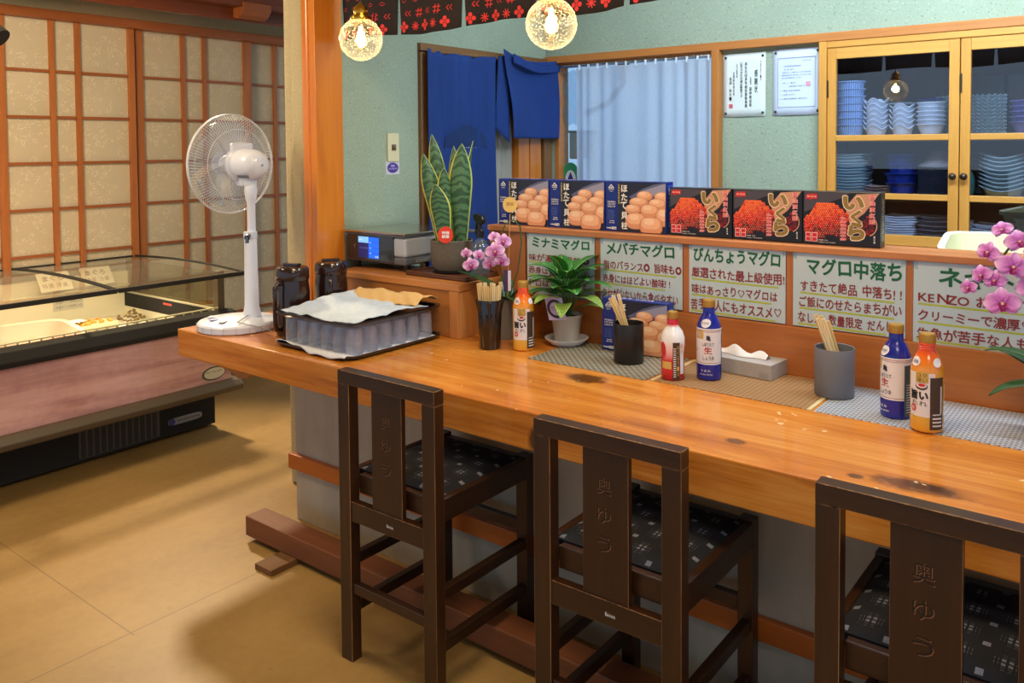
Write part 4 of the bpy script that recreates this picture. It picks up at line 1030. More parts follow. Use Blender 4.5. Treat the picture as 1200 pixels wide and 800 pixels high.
# tissue box
t = thing('tissue_box', 'low grey tissue box on the tan mat', 'tissue box', (-1.045, 2.500, TZ + .0022), R(-5))
x = M('tissue_card'); n = x.noise(60, 3); x.color(x.mix(n, (160, 152, 150), (178, 170, 166))).set(Roughness=.7)
MB().box(-.115, .115, -.056, .056, 0, .047).build('carton', x.m, t, bev=.0015)
q = MB()
for i in range(3): row(q, 'mmw', .075 + .0 * i, .105, .005 + .005 * i, .008 + .005 * i, lambda u, v, w: (u, -.0564, v), 0.)
q.build('carton_lettering', flat('carton_ink', (130, 122, 122), .7), t)
def tis(u, v):
    return (-.105 + .18 * u, -.012 + .03 * v + .008 * sin(u * 9), .047 + .0015 + max(0, (.010 + .022 * max(0, sin(u * 5.4 - .6)) ** 2 + .012 * (u > .7) * sin((u - .7) * 10)) * (1 - abs(2 * v - 1)) ** .7))
MB().grid(tis, 36, 10).build('tissue', cloth('tissue_white', (224, 220, 222), (240, 238, 238), 100), t, smooth=180)

# ------------------------------------------------------------------ hand-written signs
SIGN_P = M('sign_paper'); SIGN_P.color(SIGN_P.mix(SIGN_P.noise(6, 3), (178, 196, 206), (192, 208, 216))).set(Roughness=.45); SIGN_P = SIGN_P.m
GREEN_I = flat('sign_green', (12, 92, 58), .5); RED_I = flat('sign_brown_red', (136, 44, 40), .5); LIME = flat('sign_lime', (176, 186, 66), .5); TAPE = glass('tape', (230, 236, 240), .12, .2, body=.1, body_c=(220, 226, 230))
def sign(x0, x1, z0, z1, head, hx, lines, label, seed):
    t = thing('menu_sign', label, 'sign', ((x0 + x1) / 2, PY - .001, z0), 0, 'hand-written signs on the partition')
    w_, h = x1 - x0, z1 - z0
    MB().box(-w_ / 2, w_ / 2, -.0012, -.0002, 0, h).build('paper', SIGN_P, t)
    rn = random.Random(seed); U = lambda v: -w_ / 2 + v * w_
    fn = lambda u, v, w: (u, -.0022 - w, v)
    q = MB(); row(q, head, U(hx[0]), U(hx[1]), h * hx[2], h * hx[3], fn, .028, 0, .8, rnd=rn); q.build('heading_lettering', GREEN_I, t)
    q = MB(); un = MB()
    for (txt, a, b, zc, hh) in lines:
        k = 0
        for seg_ in ([txt] if isinstance(txt, str) else txt):
            row(q, seg_, U(a), U(b), h * (zc - hh / 2), h * (zc + hh / 2), fn, .018, 0, .9, rnd=rn)
        un.add([(U(a + .0), -.0018, h * (zc - hh * .52)), (U(b - .06), -.0018, h * (zc - hh * .60)), (U(b - .06), -.0018, h * (zc - hh * .60 - .024)), (U(a + .0), -.0018, h * (zc - hh * .52 - .024))], [(0, 1, 2, 3)])
    un.build('underline', LIME, t); q.build('body_lettering', RED_I, t)
    q = MB()
    for sx in (-1, 1): q.add([(sx * w_ / 2 * .93, -.0016, h - .028), (sx * (w_ / 2 + .006), -.0016, h - .020), (sx * (w_ / 2 + .006), -.0016, h + .004), (sx * w_ / 2 * .93, -.0016, h - .002)], [(0, 1, 2, 3)])
    q.build('tape', TAPE, t); return t
sign(-1.963, -1.652, .931, 1.168, 'ミナミマグロ', (.08, .93, .76, .93), [('味が濃厚 旨味◎', .03, .93, .60, .13), ('赤身は旨味たっぷり', .02, .92, .39, .13), ('トロはとろけます', .04, .90, .185, .13)], 'handwritten pale blue sign behind the small leafy plant', 1)
sign(-1.626, -1.296, .938, 1.170, 'メバチマグロ', (.08, .91, .735, .94), [('脂のバランス◎ 旨味も◎', .04, .99, .58, .15), ('赤身にはほどよい酸味!!', .03, .86, .36, .14), ('クセが少ないから食べやすい', .02, .95, .13, .17)], 'handwritten pale blue sign above the blue scallop box on the counter', 2)
sign(-1.271, -.938, .935, 1.173, 'びんちょうマグロ', (.05, .95, .74, .95), [('厳選された最上級使用!', .03, .99, .58, .16), ('味はあっさり♡マグロは', .03, .92, .35, .15), ('苦手な人にもオススメ♡', .02, .96, .135, .17)], 'handwritten pale blue sign behind the tissue box', 3)
sign(-.914, -.585, .935, 1.170, 'マグロ中落ち', (.13, .97, .69, .93), [('すきたて絶品 中落ち!!', .07, .97, .545, .16), ('ご飯にのせたらまちがい', .06, .97, .335, .15), ('なし!! 数量限定 だんじ', .05, .90, .125, .15)], 'handwritten pale blue sign above the grey chopstick cup', 4)
sign(-.564, -.235, .930, 1.168, 'ネギトロ', (.20, .97, .70, .95), [('KENZO おすすめ', .04, .97, .56, .14), ('クリーミーで濃厚♡', .04, .90, .34, .14), ('生魚が苦手な人も◎', .03, .98, .13, .15)], 'handwritten pale blue sign behind the orchid at the far right', 5)

# ------------------------------------------------------------------ seafood boxes
def clip(poly, x0, x1, y0, y1):
    def cut(p, ins, inter):
        o = []
        for i in range(len(p)):
            a, b = p[i - 1], p[i]
            if ins(b):
                if not ins(a): o.append(inter(a, b))
                o.append(b)
            elif ins(a): o.append(inter(a, b))
        return o
    lx = lambda v: (lambda a, b: (v, a[1] + (b[1] - a[1]) * (v - a[0]) / (b[0] - a[0])))
    ly = lambda v: (lambda a, b: (a[0] + (b[0] - a[0]) * (v - a[1]) / (b[1] - a[1]), v))
    for ins, it in ((lambda p: p[0] >= x0, lx(x0)), (lambda p: p[0] <= x1, lx(x1)), (lambda p: p[1] >= y0, ly(y0)), (lambda p: p[1] <= y1, ly(y1))):
        if poly: poly = cut(poly, ins, it)
    return poly
BOXB = flat('box_blue', (14, 40, 132), .35); BOXD = flat('box_navy_print', (30, 32, 52), .35); BOXG = flat('box_slate_print', (92, 98, 136), .35); BOXL = flat('box_haze_print', (150, 150, 178), .35)
SCA = [flat('scallop_rim', (184, 112, 78), .4), flat('scallop_side', (222, 154, 114), .4), flat('scallop_top', (240, 184, 144), .4), flat('scallop_light', (248, 208, 176), .4)]
YEL = flat('box_yellow', (206, 186, 90), .4)
def scallop_box(label, loc, rz=0, w_=.252, h=.184, d=.05, grp='frozen seafood boxes'):
    t = thing('scallop_box', label, 'box', loc, rz, grp)
    MB().box(0, w_, 0, d, 0, h).build('carton', BOXB, t, bev=.002)
    lay = [0]
    def at_(k): return lambda u, v, w: (u * w_, -.0006 - .00012 * k, v * h)
    q = MB(); q.flatpoly(rect(.215, .985, .012, .985), at_(0), 0)
    q.flatpoly([(.985, .985), (.985, .60), (.50, .60), (.40, .70), (.62, .86), (.80, .95)], at_(1), 1)
    q.flatpoly([(.985, .97), (.985, .72), (.70, .74), (.62, .82), (.80, .90)], at_(2), 2)
    q.flatpoly([(.42, .84), (.58, .90), (.80, .985), (.55, .985), (.36, .93)], at_(2), 0)
    X0, X1, Y0, Y1 = .30, .985, .015, .97
    sc_ = [(.94, .71, .13, .10, -.2, 2), (.96, .55, .15, .12, .3, 2), (.655, .725, .125, .095, -.25, 2), (.56, .60, .15, .095, -.5, 2), (.86, .57, .14, .11, .1, 2.2), (.47, .46, .125, .095, -.15, 2.2), (.74, .44, .145, .125, 0, 2.4), (.98, .33, .14, .17, 0, 2.4), (.52, .235, .165, .155, .05, 2.6), (.765, .155, .175, .165, 0, 3)]
    for i, (cx_, cy_, rx, ry, ro, p_) in enumerate(sc_):
        k = 3 + i * 4
        for j, (s, dx, dy, mt) in enumerate(((1.05, 0, -.006, 3), (1, 0, 0, 4), (.84, -.008, .030, 5), (.45, -.03, .055, 6))):
            pl = clip([(cx_ + dx + a * rx * s, cy_ + dy * (ry / .12) + b * ry * s * (1 if j < 2 else .8)) for a, b in ell(0, 0, 1, 1, ro, 22, p_)], X0, X1, Y0, Y1)
            if len(pl) > 2: q.flatpoly(pl, at_(k + j), mt)
    pr = q.build('printed_picture', [BOXD, BOXG, BOXL] + SCA, t)
    T_ = at_(48); q = MB()
    fu = lambda u, v, w: T_(u, v, w)
    for ch, zc, xo in (('ほ', .86, .0), ('た', .69, .0), ('て', .53, -.01), ('貝', .33, .0), ('柱', .13, .0)): row(q, ch, .335 + xo - .052, .335 + xo + .052, zc - .072, zc + .072, fu, .03, 0)
    col(q, '北海道産お刺身用', .245, .55, .95, .030, fu, .02, 1)
    q.add([fu(u, v, 0) for u, v in ((.06, .865), (.115, .945), (.17, .865), (.155, .865), (.115, .92), (.075, .865))], [(0, 1, 4, 5), (1, 2, 3, 4)], 0)
    row(q, 'MM', .085, .145, .855, .89, fu, .02, 0); q.flatpoly(rect(.068, .162, .838, .848), fu, 0); row(q, 'HOTATE', .085, .148, .79, .815, fu, .0, 0)
    for i, s_ in enumerate(('FROZEN', 'FOR RAW', 'SCALLOP')): row(q, s_, .055, .185, .575 - .045 * i, .605 - .045 * i, fu, .02, 0)
    for i in range(7): row(q, '冷凍ほたて貝柱は解凍して', .055, .175, .41 - .026 * i, .426 - .026 * i, fu, .0, 2)
    row(q, '生食用', .085, .165, .20, .225, fu, .02, 0); row(q, '要冷凍', .08, .17, .165, .185, fu, .02, 0)
    row(q, '内容量', .035, .115, .055, .085, fu, .03, 0); q.flatpoly(rect(.12, .20, .045, .095), fu, 0); row(q, '1kg', .13, .19, .055, .085, at_(50), .03, 3)
    q.build('printed_lettering', [WHITE_INK, YEL, flat('print_pale_blue', (120, 140, 200), .5), BOXB], pr)
    q = MB(); sfn_ = lambda u, v, w: (w_ + .0006, u * d, v * h); q.flatpoly(rect(.12, .88, .06, .94), sfn_, 0); col(q, 'ほたて貝柱', .5, .1, .9, .4, lambda u, v, w: (w_ + .0010, u * d, v * h), .02, 1)
    q.build('side_print', [flat('side_blue', (36, 74, 176), .4), WHITE_INK], t)
    q = MB(); row(q, 'ほたて貝柱', .25, .75, .3, .7, lambda u, v, w: (u * w_, v * d, h + .0006), .02); q.build('top_lettering', WHITE_INK, t); 
    q = MB(); row(q, 'FROZEN', -.8, -.12, .25, .8, lambda u, v, w: (-.0008, (v - .05) * d, (-u) * h), .02); q.build('end_lettering', flat('end_pale', (130, 160, 220), .5), t)
    return t
RZ = 1.188
b0 = scallop_box('blue scallop box on the partition rail, leftmost of the three, behind the round pick', (-2.138, 2.602, RZ))
dup(b0, (-1.884, 2.602, RZ), 0, 'blue scallop box on the partition rail, middle of the three', b0['group'])
dup(b0, (-1.630, 2.602, RZ), 0, 'blue scallop box on the partition rail beside the black roe boxes', b0['group'])
dup(b0, (-1.566, 2.475, TZ + .0022), R(4), 'blue scallop box standing on the counter behind the black cup', b0['group'])
BLKB = flat('box_black', (20, 16, 20), .3); GREYG = flat('box_smoke_print', (74, 68, 76), .35); PEACH = flat('box_peach_print', (206, 150, 120), .4)
ROE = [flat('roe_orange', (236, 92, 30), .35), flat('roe_red', (214, 44, 22), .35), flat('roe_deep', (160, 20, 20), .35), flat('roe_dark', (104, 12, 20), .35), flat('roe_glint', (252, 190, 130), .35)]
OLIVE = flat('box_olive_gold', (142, 116, 56), .4); CRM = flat('box_cream_print', (240, 214, 186), .4); PINKP = flat('box_pink_print', (216, 60, 76), .4); REDP = flat('box_red_print', (206, 30, 44), .4)
def roe_box(label, loc, rz=0, w_=.2325, h=.167, d=.052):
    t = thing('roe_box', label, 'box', loc, rz, 'frozen seafood boxes')
    MB().box(0, w_, 0, d, 0, h).build('carton', BLKB, t, bev=.002)
    def at_(k): return lambda u, v, w: (u * w_, -.0006 - .00012 * k, v * h)
    q = MB()
    q.flatpoly([(.02, .60), (.20, .72), (.50, .88), (.62, .98), (.02, .98)], at_(0), 0)
    q.flatpoly([(.56, .72), (.70, .96), (.985, .985), (.80, .62), (.62, .42)], at_(1), 1)
    heap = lambda x_: (.36 + 1.9 * (x_ - .02) if x_ < .22 else .74 + .35 * (x_ - .22)) if x_ < .36 else max(.0, .80 - 1.3 * (x_ - .36))
    rn = random.Random(11); r_ = .0215; k = 0
    for j in range(22):
        for i in range(24):
            x_ = .035 + i * .030 + (j % 2) * .015; y_ = .12 + j * .034
            if x_ > .60: continue
            if y_ > min(.79, .42 + 1.75 * x_) or y_ > .80 - 1.15 * max(0, x_ - .40) or y_ < .20 - .25 * x_ + (.10 if x_ > .3 else 0): continue
            f_ = y_ + .35 * (.45 - x_) + rn.uniform(-.16, .16)
            mt = 2 + (0 if f_ > .66 else 1 if f_ > .44 else 2 if f_ > .30 else 3)
            q.flatpoly(ell(x_, y_, r_, r_ * w_ / h, 0, 9), at_(2 + (j % 2)), mt)
            if rn.random() < .75: q.flatpoly(ell(x_ - .005, y_ + .009, .007, .006, .5, 6), at_(4), 6)
    for i in range(70):
        x_, y_ = rn.uniform(.68, .93), rn.uniform(.22, .56)
        if (x_ - .82) ** 2 / .018 + (y_ - .38) ** 2 / .035 > 1: continue
        q.flatpoly(ell(x_, y_, .020, .026, 0, 9), at_(2 + i % 2), 4 + (i % 2))
    q.add([at_(5)(.83 + .135 * cos(a) * k_, .40 + .20 * sin(a) * k_, 0) for a in [R(-70 + 12 * i) for i in range(11)] for k_ in (1., .90)], [(2 * i, 2 * i + 1, 2 * i + 3, 2 * i + 2) for i in range(10)], 1)
    pr = q.build('printed_picture', [GREYG, PEACH] + ROE, t)
    q = MB(); A, B = at_(8), at_(10)
    for ch, xc, zc, sx, sy in (('い', .665, .80, .135, .125), ('く', .70, .55, .07, .125), ('ら', .705, .29, .105, .165)):
        row(q, ch, xc - sx - .012, xc + sx + .012, zc - sy - .018, zc + sy + .018, A, .085, 1); row(q, ch, xc - sx, xc + sx, zc - sy, zc + sy, B, .058, 0)
    col(q, '北海道産鮭の卵', .535, .10, .55, .075, A, .07, 2); col(q, '北海道産鮭の卵', .535, .10, .55, .062, B, .01, 3)
    col(q, '醤油漬紅鮭', .90, .42, .97, .075, A, .07, 2); col(q, '醤油漬紅鮭', .90, .42, .97, .062, B, .01, 3)
    q.flatpoly([(.035, .85), (.055, .945), (.19, .955), (.20, .86), (.12, .855), (.10, .83), (.09, .855)], A, 4); row(q, 'NISSUI', .06, .18, .885, .92, B, .02, 1)
    for a in (.04, .125):
        q.flatpoly(rect(a, a + .075, .06, .23), A, 2)
        for zz in (.07, .15): q.flatpoly(rect(a + .008, a + .067, zz, zz + .068), B, 4)
    row(q, '内容量 500g', .21, .34, .085, .105, B, .02, 5); row(q, '北海道産さけ卵 要冷凍保存', .21, .44, .045, .065, B, .0, 5); col(q, '要冷凍', .93, .08, .22, .022, B, .02, 5)
    q.build('printed_lettering', [OLIVE, CRM, flat('print_rose', (244, 196, 190), .4), PINKP, REDP, WHITE_INK], pr)
    q = MB(); col(q, 'いくら醤油漬', .5, .1, .9, .25, lambda u, v, w: (w_ + .0008, u * d, v * h), .0); q.build('side_lettering', WHITE_INK, t)
    return t
b1 = roe_box('black salmon roe box on the partition rail, next to the blue boxes', (-1.368, 2.602, RZ))
dup(b1, (-1.133, 2.602, RZ), 0, 'black salmon roe box on the partition rail, middle of the three', b1['group'])
dup(b1, (-.899, 2.602, RZ), 0, 'black salmon roe box on the partition rail, right end of the row', b1['group'])

# ------------------------------------------------------------------ small leafy plant
pl = thing('leafy_plant', 'bushy green striped-leaf plant in a beige pot on a white saucer', 'plant', (-1.715, 2.47, TZ + .0022))
MB().lathe([(0, 0), (.055, 0), (.060, .004), (.078, .020), (.080, .024), (.076, .024), (.060, .008), (0, .008)], 40).build('saucer', flat('saucer_white', (230, 228, 236), .35), pl, smooth=40)
MB().lathe([(.040, .0085), (.043, .010), (.055, .100), (.0575, .103), (.0575, .110), (.053, .110), (.051, .10), (0, .098)], 36).build('pot', flat('pot_beige', (188, 180, 168), .5), pl, smooth=40)
MB().lathe([(.0515, .0985), (.02, .103), (0, .104)], 20).build('soil', flat('soil_dark', (40, 30, 24), .95), pl)
x = M('calathea_leaf'); uvn = x.node('ShaderNodeSeparateXYZ'); x.link(x.coord('UV'), uvn.inputs[0]); U, Vv = V(x.nt, uvn.outputs[0]), V(x.nt, uvn.outputs[1])
au = (U - .5).abs(); st2 = ((Vv * 52 - au * 52).sin()).gt(.25) * au.lt(.44) * au.gt(.03)
x.color(x.mix(st2 * .8, x.mix(au.lt(.03) * 1., (66, 134, 54), (160, 194, 104)), (26, 80, 36))).set(Roughness=.25); CALA = x.m
x = M('calathea_leaf_pale'); uvn = x.node('ShaderNodeSeparateXYZ'); x.link(x.coord('UV'), uvn.inputs[0]); U, Vv = V(x.nt, uvn.outputs[0]), V(x.nt, uvn.outputs[1])
au = (U - .5).abs(); st2 = ((Vv * 44 - au * 40).sin()).gt(.1) * au.lt(.44)
x.color(x.mix(st2 * .9, (160, 186, 88), (40, 98, 46))).set(Roughness=.3); CALB = x.m
def leaf(mb, base, az, L, wd, up0, droop, curl=.25, nu=6, nv=14):
    """arching leaf: az heading, up0 start pitch, droop total bend"""
    n = nv; pts = [Vector(base)]; a = up0; tg = []
    for i in range(n):
        a = up0 - droop * (i / n) ** 1.3
        d_ = Vector((cos(az) * cos(a), sin(az) * cos(a), sin(a))); pts.append(pts[-1] + d_ * L / n); tg.append(d_)
    tg.append(tg[-1]); side = Vector((-sin(az), cos(az), 0))
    def f(u, v):
        i = min(n, int(round(v * n))); p = pts[i]; nrm = side.cross(tg[i]) * -1; s = 2 * u - 1
        ww = wd / 2 * (sin(pi * min(1, max(0, v)) ** .72)) ** .85 + .0012
        if nrm.z < 0: nrm = -nrm
        return p + side * s * ww + nrm * (abs(s) * ww * curl)
    return mb.grid(f, nu, n)
rn = random.Random(21)
E1 = Vector((.83, .56, 0)); V1 = math.atan2(.56, .83)   # across the view
nl = 30
for i in range(nl):
    az = i * 2.39996 + .4; tier = i / (nl - 1)            # low outer leaves first, upright ones last
    hh = .05 + .105 * tier + rn.uniform(-.012, .012); rad = .052 - .034 * tier
    L = rn.uniform(.115, .145); wd = rn.uniform(.056, .070); u0 = R(8 + 46 * tier + rn.uniform(-8, 8)); dr = R(62 - 12 * tier)
    vr = cos(az - V1)
    if vr > .5 and tier < .75: rad += .006
    pale = tier < .34 and sin(az - V1) < .55
    b_ = Vector((.012 * cos(az), .012 * sin(az), .098)); top = Vector((rad * cos(az), rad * sin(az), .098 + hh))
    o = leaf(MB(), top, az, L, wd, u0, dr, .22).build('leaf', CALB if pale else CALA, pl, smooth=180, solid=.0006)
    MB().tube([b_, (b_ + top) / 2 + Vector((0, 0, .012)), top, top + Vector((cos(az) * cos(u0), sin(az) * cos(u0), sin(u0))) * L * .15], .0015, 5).build('leaf_stalk', flat('stalk_green', (70, 110, 50), .5), o)
cdn = lambda u, v, w: (.0087 + (u * 1.3 - v * .25) * .83 - w * .56, -.0666 + (u * 1.3 - v * .25) * .56 + w * .83, .098 + v * 1.2)
q = MB().prism(rect(-.024, .024, 0, .068), cdn, .0012); k = q.build('care_card', flat('card_lilac', (196, 178, 216), .5), pl, label='lilac care card')
q = MB()
f2 = lambda u, v, w: cdn(u, v, .0018 if 0 else -.0006)
for i in range(26):
    a = 2 * pi * i / 26; q.flatpoly(ell(.019 * cos(a), .034 + .024 * sin(a), .0045, .004, a, 8), lambda u, v, w: cdn(u, v, -.0006 - .00005), 0)
row(q, 'CALATHEA', -.013, .013, .036, .041, lambda u, v, w: cdn(u, v, -.0008), .02, 1); row(q, 'カラテア', -.012, .012, .028, .033, lambda u, v, w: cdn(u, v, -.0008), .0, 1)
q.build('card_print', [flat('card_dark', (52, 40, 58), .5), flat('card_violet', (110, 60, 140), .5)], k)

# ------------------------------------------------------------------ orchids
x = M('orchid_petal'); uvn = x.node('ShaderNodeSeparateXYZ'); x.link(x.coord('UV'), uvn.inputs[0]); U, Vv = V(x.nt, uvn.outputs[0]), V(x.nt, uvn.outputs[1])
vein = (((U - .5).abs() * 60 + Vv * 4).sin()).gt(.55); c = x.ramp(Vv + x.noise(40, 2) * .3 - .15, [(0, (196, 92, 190)), (.5, (214, 132, 214)), (1, (232, 190, 232))]); c = x.mix(vein * .35, c, (176, 72, 176))
x.color(c).set(Roughness=.5); PETAL = x.m
x = M('orchid_petal_pale'); uvn = x.node('ShaderNodeSeparateXYZ'); x.link(x.coord('UV'), uvn.inputs[0]); U, Vv = V(x.nt, uvn.outputs[0]), V(x.nt, uvn.outputs[1])
vein = (((U - .5).abs() * 60 + Vv * 4).sin()).gt(.5); c = x.ramp(Vv + x.noise(40, 2) * .3 - .15, [(0, (190, 100, 180)), (.55, (222, 160, 214)), (1, (240, 214, 236))]); c = x.mix(vein * .4, c, (186, 96, 176))
x.color(c).set(Roughness=.5); PETAL2 = x.m
LIP = flat('orchid_lip', (150, 30, 110), .4); LIPY = flat('orchid_throat', (226, 196, 150), .5); OLEAF = M('orchid_leaf'); OLEAF.color(OLEAF.mix(OLEAF.noise(9, 2), (26, 62, 30), (52, 96, 48))).set(Roughness=.28); OLEAF = OLEAF.m; STEM = flat('orchid_stem', (66, 84, 42), .5)
def flower(parent, c, facing, roll, s, mt):
    n = Vector(facing).normalized(); a = Vector((0, 0, 1)).cross(n).normalized(); b = n.cross(a)
    e1 = a * cos(roll) + b * sin(roll); e2 = -a * sin(roll) + b * cos(roll); c = Vector(c)
    mb = MB()
    for ang, L, wd in ((pi / 2, .030, .024), (pi / 2 + 2.25, .029, .020), (pi / 2 - 2.25, .029, .020), (.10, .033, .036), (pi - .10, .033, .036)):
        d_ = e1 * cos(ang) + e2 * sin(ang); sdv = n.cross(d_)
        def f(u, v):
            ww = wd / 2 * (sin(pi * (v * .93 + .04)) ** .7); q_ = 2 * u - 1
            return c + d_ * (L * v * s) + sdv * (q_ * ww * s) + n * s * (.004 + .006 * v - .010 * v * v * v + .003 * q_ * q_)
        mb.grid(f, 5, 7)
    o = mb.build('flower', mt, parent, smooth=180, solid=.0006)
    mb = MB()
    def lp(u, v):
        q_ = 2 * u - 1; return c - e2 * (.016 * v * s) + n * s * (.006 + .012 * v - .010 * v * v) + n.cross(e2) * (q_ * .008 * s * (1 - .5 * v)) + n * (.005 * q_ * q_ * s)
    mb.grid(lp, 4, 5, 0); mb.tube([c + n * .002 * s, c + n * .012 * s - e2 * .001 * s], .0028 * s, 8, 1)
    mb.build('flower_lip', [LIP, LIPY], o, smooth=60); return o
oc = thing('potted_orchid', 'pink orchid in a ribbed clear pot between the fluted holder and the sauce bottle', 'orchid', (-1.955, 2.425, TZ))
RIB = glass('ribbed_glass', (214, 216, 214), .14, .08, body=.45, body_c=(176, 172, 164))
MB().lathe([(.043, 0), (.044, .004), (.050, .150), (.052, .152), (.050, .153), (.046, .15), (.040, .006), (0, .005)], 60, warp=lambda r, z, a: (r * (1 + .025 * cos(30 * a)) if r > .03 else r, z)).build('pot', RIB, oc, smooth=60)
MB().lathe([(.036, .008), (.042, .12), (.02, .135), (0, .137)], 24, warp=lambda r, z, a: (r * (1 + .05 * sin(7 * a)), z)).build('bark', flat('bark_brown', (96, 84, 70), .9), oc, smooth=60)
vx = Vector((.77, .64, 0)); vy = Vector((-.64, .77, 0)); vz = Vector((0, 0, 1)); L_ = lambda a, b, z: vx * a + vy * b + vz * z
for az, L, wd, u0, dr, hh in ((math.atan2(.64, .77) + 3.0, .22, .095, .75, .55, .14), (math.atan2(.64, .77) - .15, .20, .085, .75, .6, .14), (math.atan2(.64, .77) - 1.2, .14, .07, .5, 1.3, .14), (math.atan2(.64, .77) + 1.6, .16, .05, .9, .8, .14)):
    leaf(MB(), (0, 0, hh), az, L, wd, u0, dr, .2).build('leaf', OLEAF, oc, smooth=180, solid=.002)
MB().tube([L_(.0, 0, .14), L_(.04, 0, .25), L_(.055, 0, .36), L_(.05, -.005, .42), L_(.025, -.01, .448), L_(-.005, -.01, .43), L_(-.02, -.012, .40)], .003, 7).build('arching_stem', STEM, oc, smooth=60)
MB().tube([L_(0, 0, .14), L_(-.02, 0, .24), L_(-.04, -.01, .33), L_(-.07, -.02, .37), L_(-.10, -.02, .36), L_(-.125, -.025, .32), L_(-.14, -.03, .29)], .0025, 7).build('flower_stem', STEM, oc, smooth=60)
FV = Vector((.60, -.78, .05))
for a, b, z, ro, s, fx in ((-.135, -.045, .285, .2, .95, (.3, 0, -.1)), (-.105, -.035, .318, -.3, .75, (.5, .2, .3)), (-.150, -.03, .325, .1, .7, (-.5, 0, .1)), (-.045, -.055, .335, .15, 1.15, (0, 0, 0)), (-.015, -.045, .370, -.2, 1.0, (.4, .1, .2)), (-.065, -.045, .290, .5, .9, (-.3, 0, -.3)), (-.02, -.05, .300, -.4, .95, (.3, .1, -.3)), (-.048, -.03, .385, .2, .7, (0, .2, .5))):
    flower(oc, L_(a, b, z), FV + Vector(fx) * .6, ro, s, PETAL2)
k = MB().tube([L_(.0, -.02, .13), L_(.012, -.03, .47)], .0014, 6).build('pick_stick', flat('stick_wood', (206, 166, 104), .6), oc)
g = lambda u, v, w: tuple(L_(.012 + u, -.032 - w, .505 + v))
k = MB().prism(ell(0, 0, .027, .029, 0, 28), g, .002).build('round_pick', flat('pick_gold', (222, 184, 104), .45), oc, label='round gold pick')
q = MB(); row(q, '感謝', -.014, .014, -.004, .010, lambda u, v, w: g(u, v, .0028), .0); q.build('pick_lettering', flat('pick_ink', (160, 120, 60), .6), k)
g = lambda u, v, w: tuple(L_(-.0 + u, -.055 - w, .215 + v))
k = MB().prism(rect(-.014, .014, -.03, .05), g, .001).build('plant_tag', flat('tag_purple', (72, 44, 84), .4), oc, label='purple plant tag with white stripe'); MB().flatpoly(rect(.002, .013, -.028, .048), lambda u, v, w: g(u, v, .0016)).build('tag_stripe', flat('tag_white', (224, 214, 226), .5), k)
# right-hand orchid
o2 = thing('potted_orchid', 'bright purple orchid cut by the right picture edge, before the last sign', 'orchid', (-.175, 2.40, TZ))
RIM = flat('orchid_pot_white', (226, 222, 220), .3)
MB().lathe([(.040, 0), (.045, .004), (.056, .11), (.058, .114), (.054, .114), (.05, .1), (0, .095)], 36).build('pot', RIM, o2, smooth=40)
wx_ = Vector((.99, .07, 0)); W_ = lambda a, b, z: Vector((a, b, z))
for az, L, wd, u0, dr, hh in ((pi + .1, .22, .075, 1.05, 1.45, .10), (pi - .25, .21, .07, .75, .75, .10), (pi + .45, .19, .06, .45, 1.25, .10), (.3, .2, .05, .7, .9, .10)):
    leaf(MB(), (0, 0, hh), az, L, wd, u0, dr, .15).build('leaf', OLEAF, o2, smooth=180, solid=.002)
MB().tube([(0, 0, .10), (.01, 0, .3), (-.01, 0, .48), (-.06, 0, .52), (-.11, -.01, .49), (-.15, -.02, .42), (-.18, -.02, .36)], .003, 7).build('flower_stem', STEM, o2, smooth=60)
FR = Vector((.12, -.98, .1))
for a, b, z, ro, s, fx in ((-.135, -.06, .325, .1, 1.30, (0, 0, 0)), (-.115, -.055, .415, -.2, 1.25, (.3, 0, .2)), (-.105, -.03, .475, .2, 1.05, (.2, .1, .4)), (-.170, -.03, .445, -.2, .95, (-.8, .1, .1)), (-.185, -.02, .385, .3, .90, (-.9, .2, 0)), (-.215, -.02, .350, .3, .75, (-.9, .2, -.2)), (-.075, -.04, .37, .4, 1.2, (.4, 0, 0)), (-.06, -.03, .44, -.3, 1.2, (.4, 0, .3)), (-.145, -.0, .50, .3, .8, (-.4, .1, .5)), (-.155, -.03, .375, .0, .9, (-.6, 0, .1))):
    flower(o2, W_(a, b, z), FR + Vector(fx) * .6, ro, s, PETAL)

# ------------------------------------------------------------------ kitchen doorway curtain
x = M('indigo_cloth'); n = x.noise(400, 1); n2 = x.noise(6, 3, sc=(1, 1, .4))
x.color(x.mix(n2 * .7 + n * .3, (13, 42, 104), (24, 64, 138))).set(Roughness=.9).bump(n, .2, .002); INDIGO = x.m
FADE = M('indigo_faded'); FADE.color(FADE.mix(FADE.noise(8, 4), (24, 40, 72), (22, 58, 120))).set(Roughness=.95); FADE = FADE.m
nr = thing('noren_curtain', 'blue cloth doorway curtain with one half tossed up over its rod', 'curtain', (XW + .035, 2.9, 0))
MB().tube([(0, .0, 1.962), (0, 1.05, 1.975)], .008, 10).build('curtain_rod', DOOR_WOOD, nr, smooth=60)
def hang(u, v):
    wv = .012 * sin(u * 14 + v * 1.5) * (1 - v * .4) + .006 * sin(u * 31 + 2)
    yy = -.030 + .517 * u * (1 - .03 * sin(v * 3)); zz = 1.972 - .012 * sin(u * pi) - 1.10 * (1 - v) + .02 * (1 - v) * u
    return (.008 + wv, yy, zz)
hp = MB().grid(hang, 60, 30).build('left_panel', INDIGO, nr, smooth=180, solid=.0015)
q = MB(); pts = [(.10 + .31 * i / 20, 1.505 + .105 * sqrt(max(0, 1 - ((i - 10) / 10) ** 2))) for i in range(21)]
fy = lambda u, v, w: (.0135 + .012 * sin((u + .030) / .517 * 14 + (v - .872) / 1.1 * 1.5) * (1 - (v - .872) / 1.1 * .4) + .006 * sin((u + .030) / .517 * 31 + 2), u, v)
vs = []; fs = []
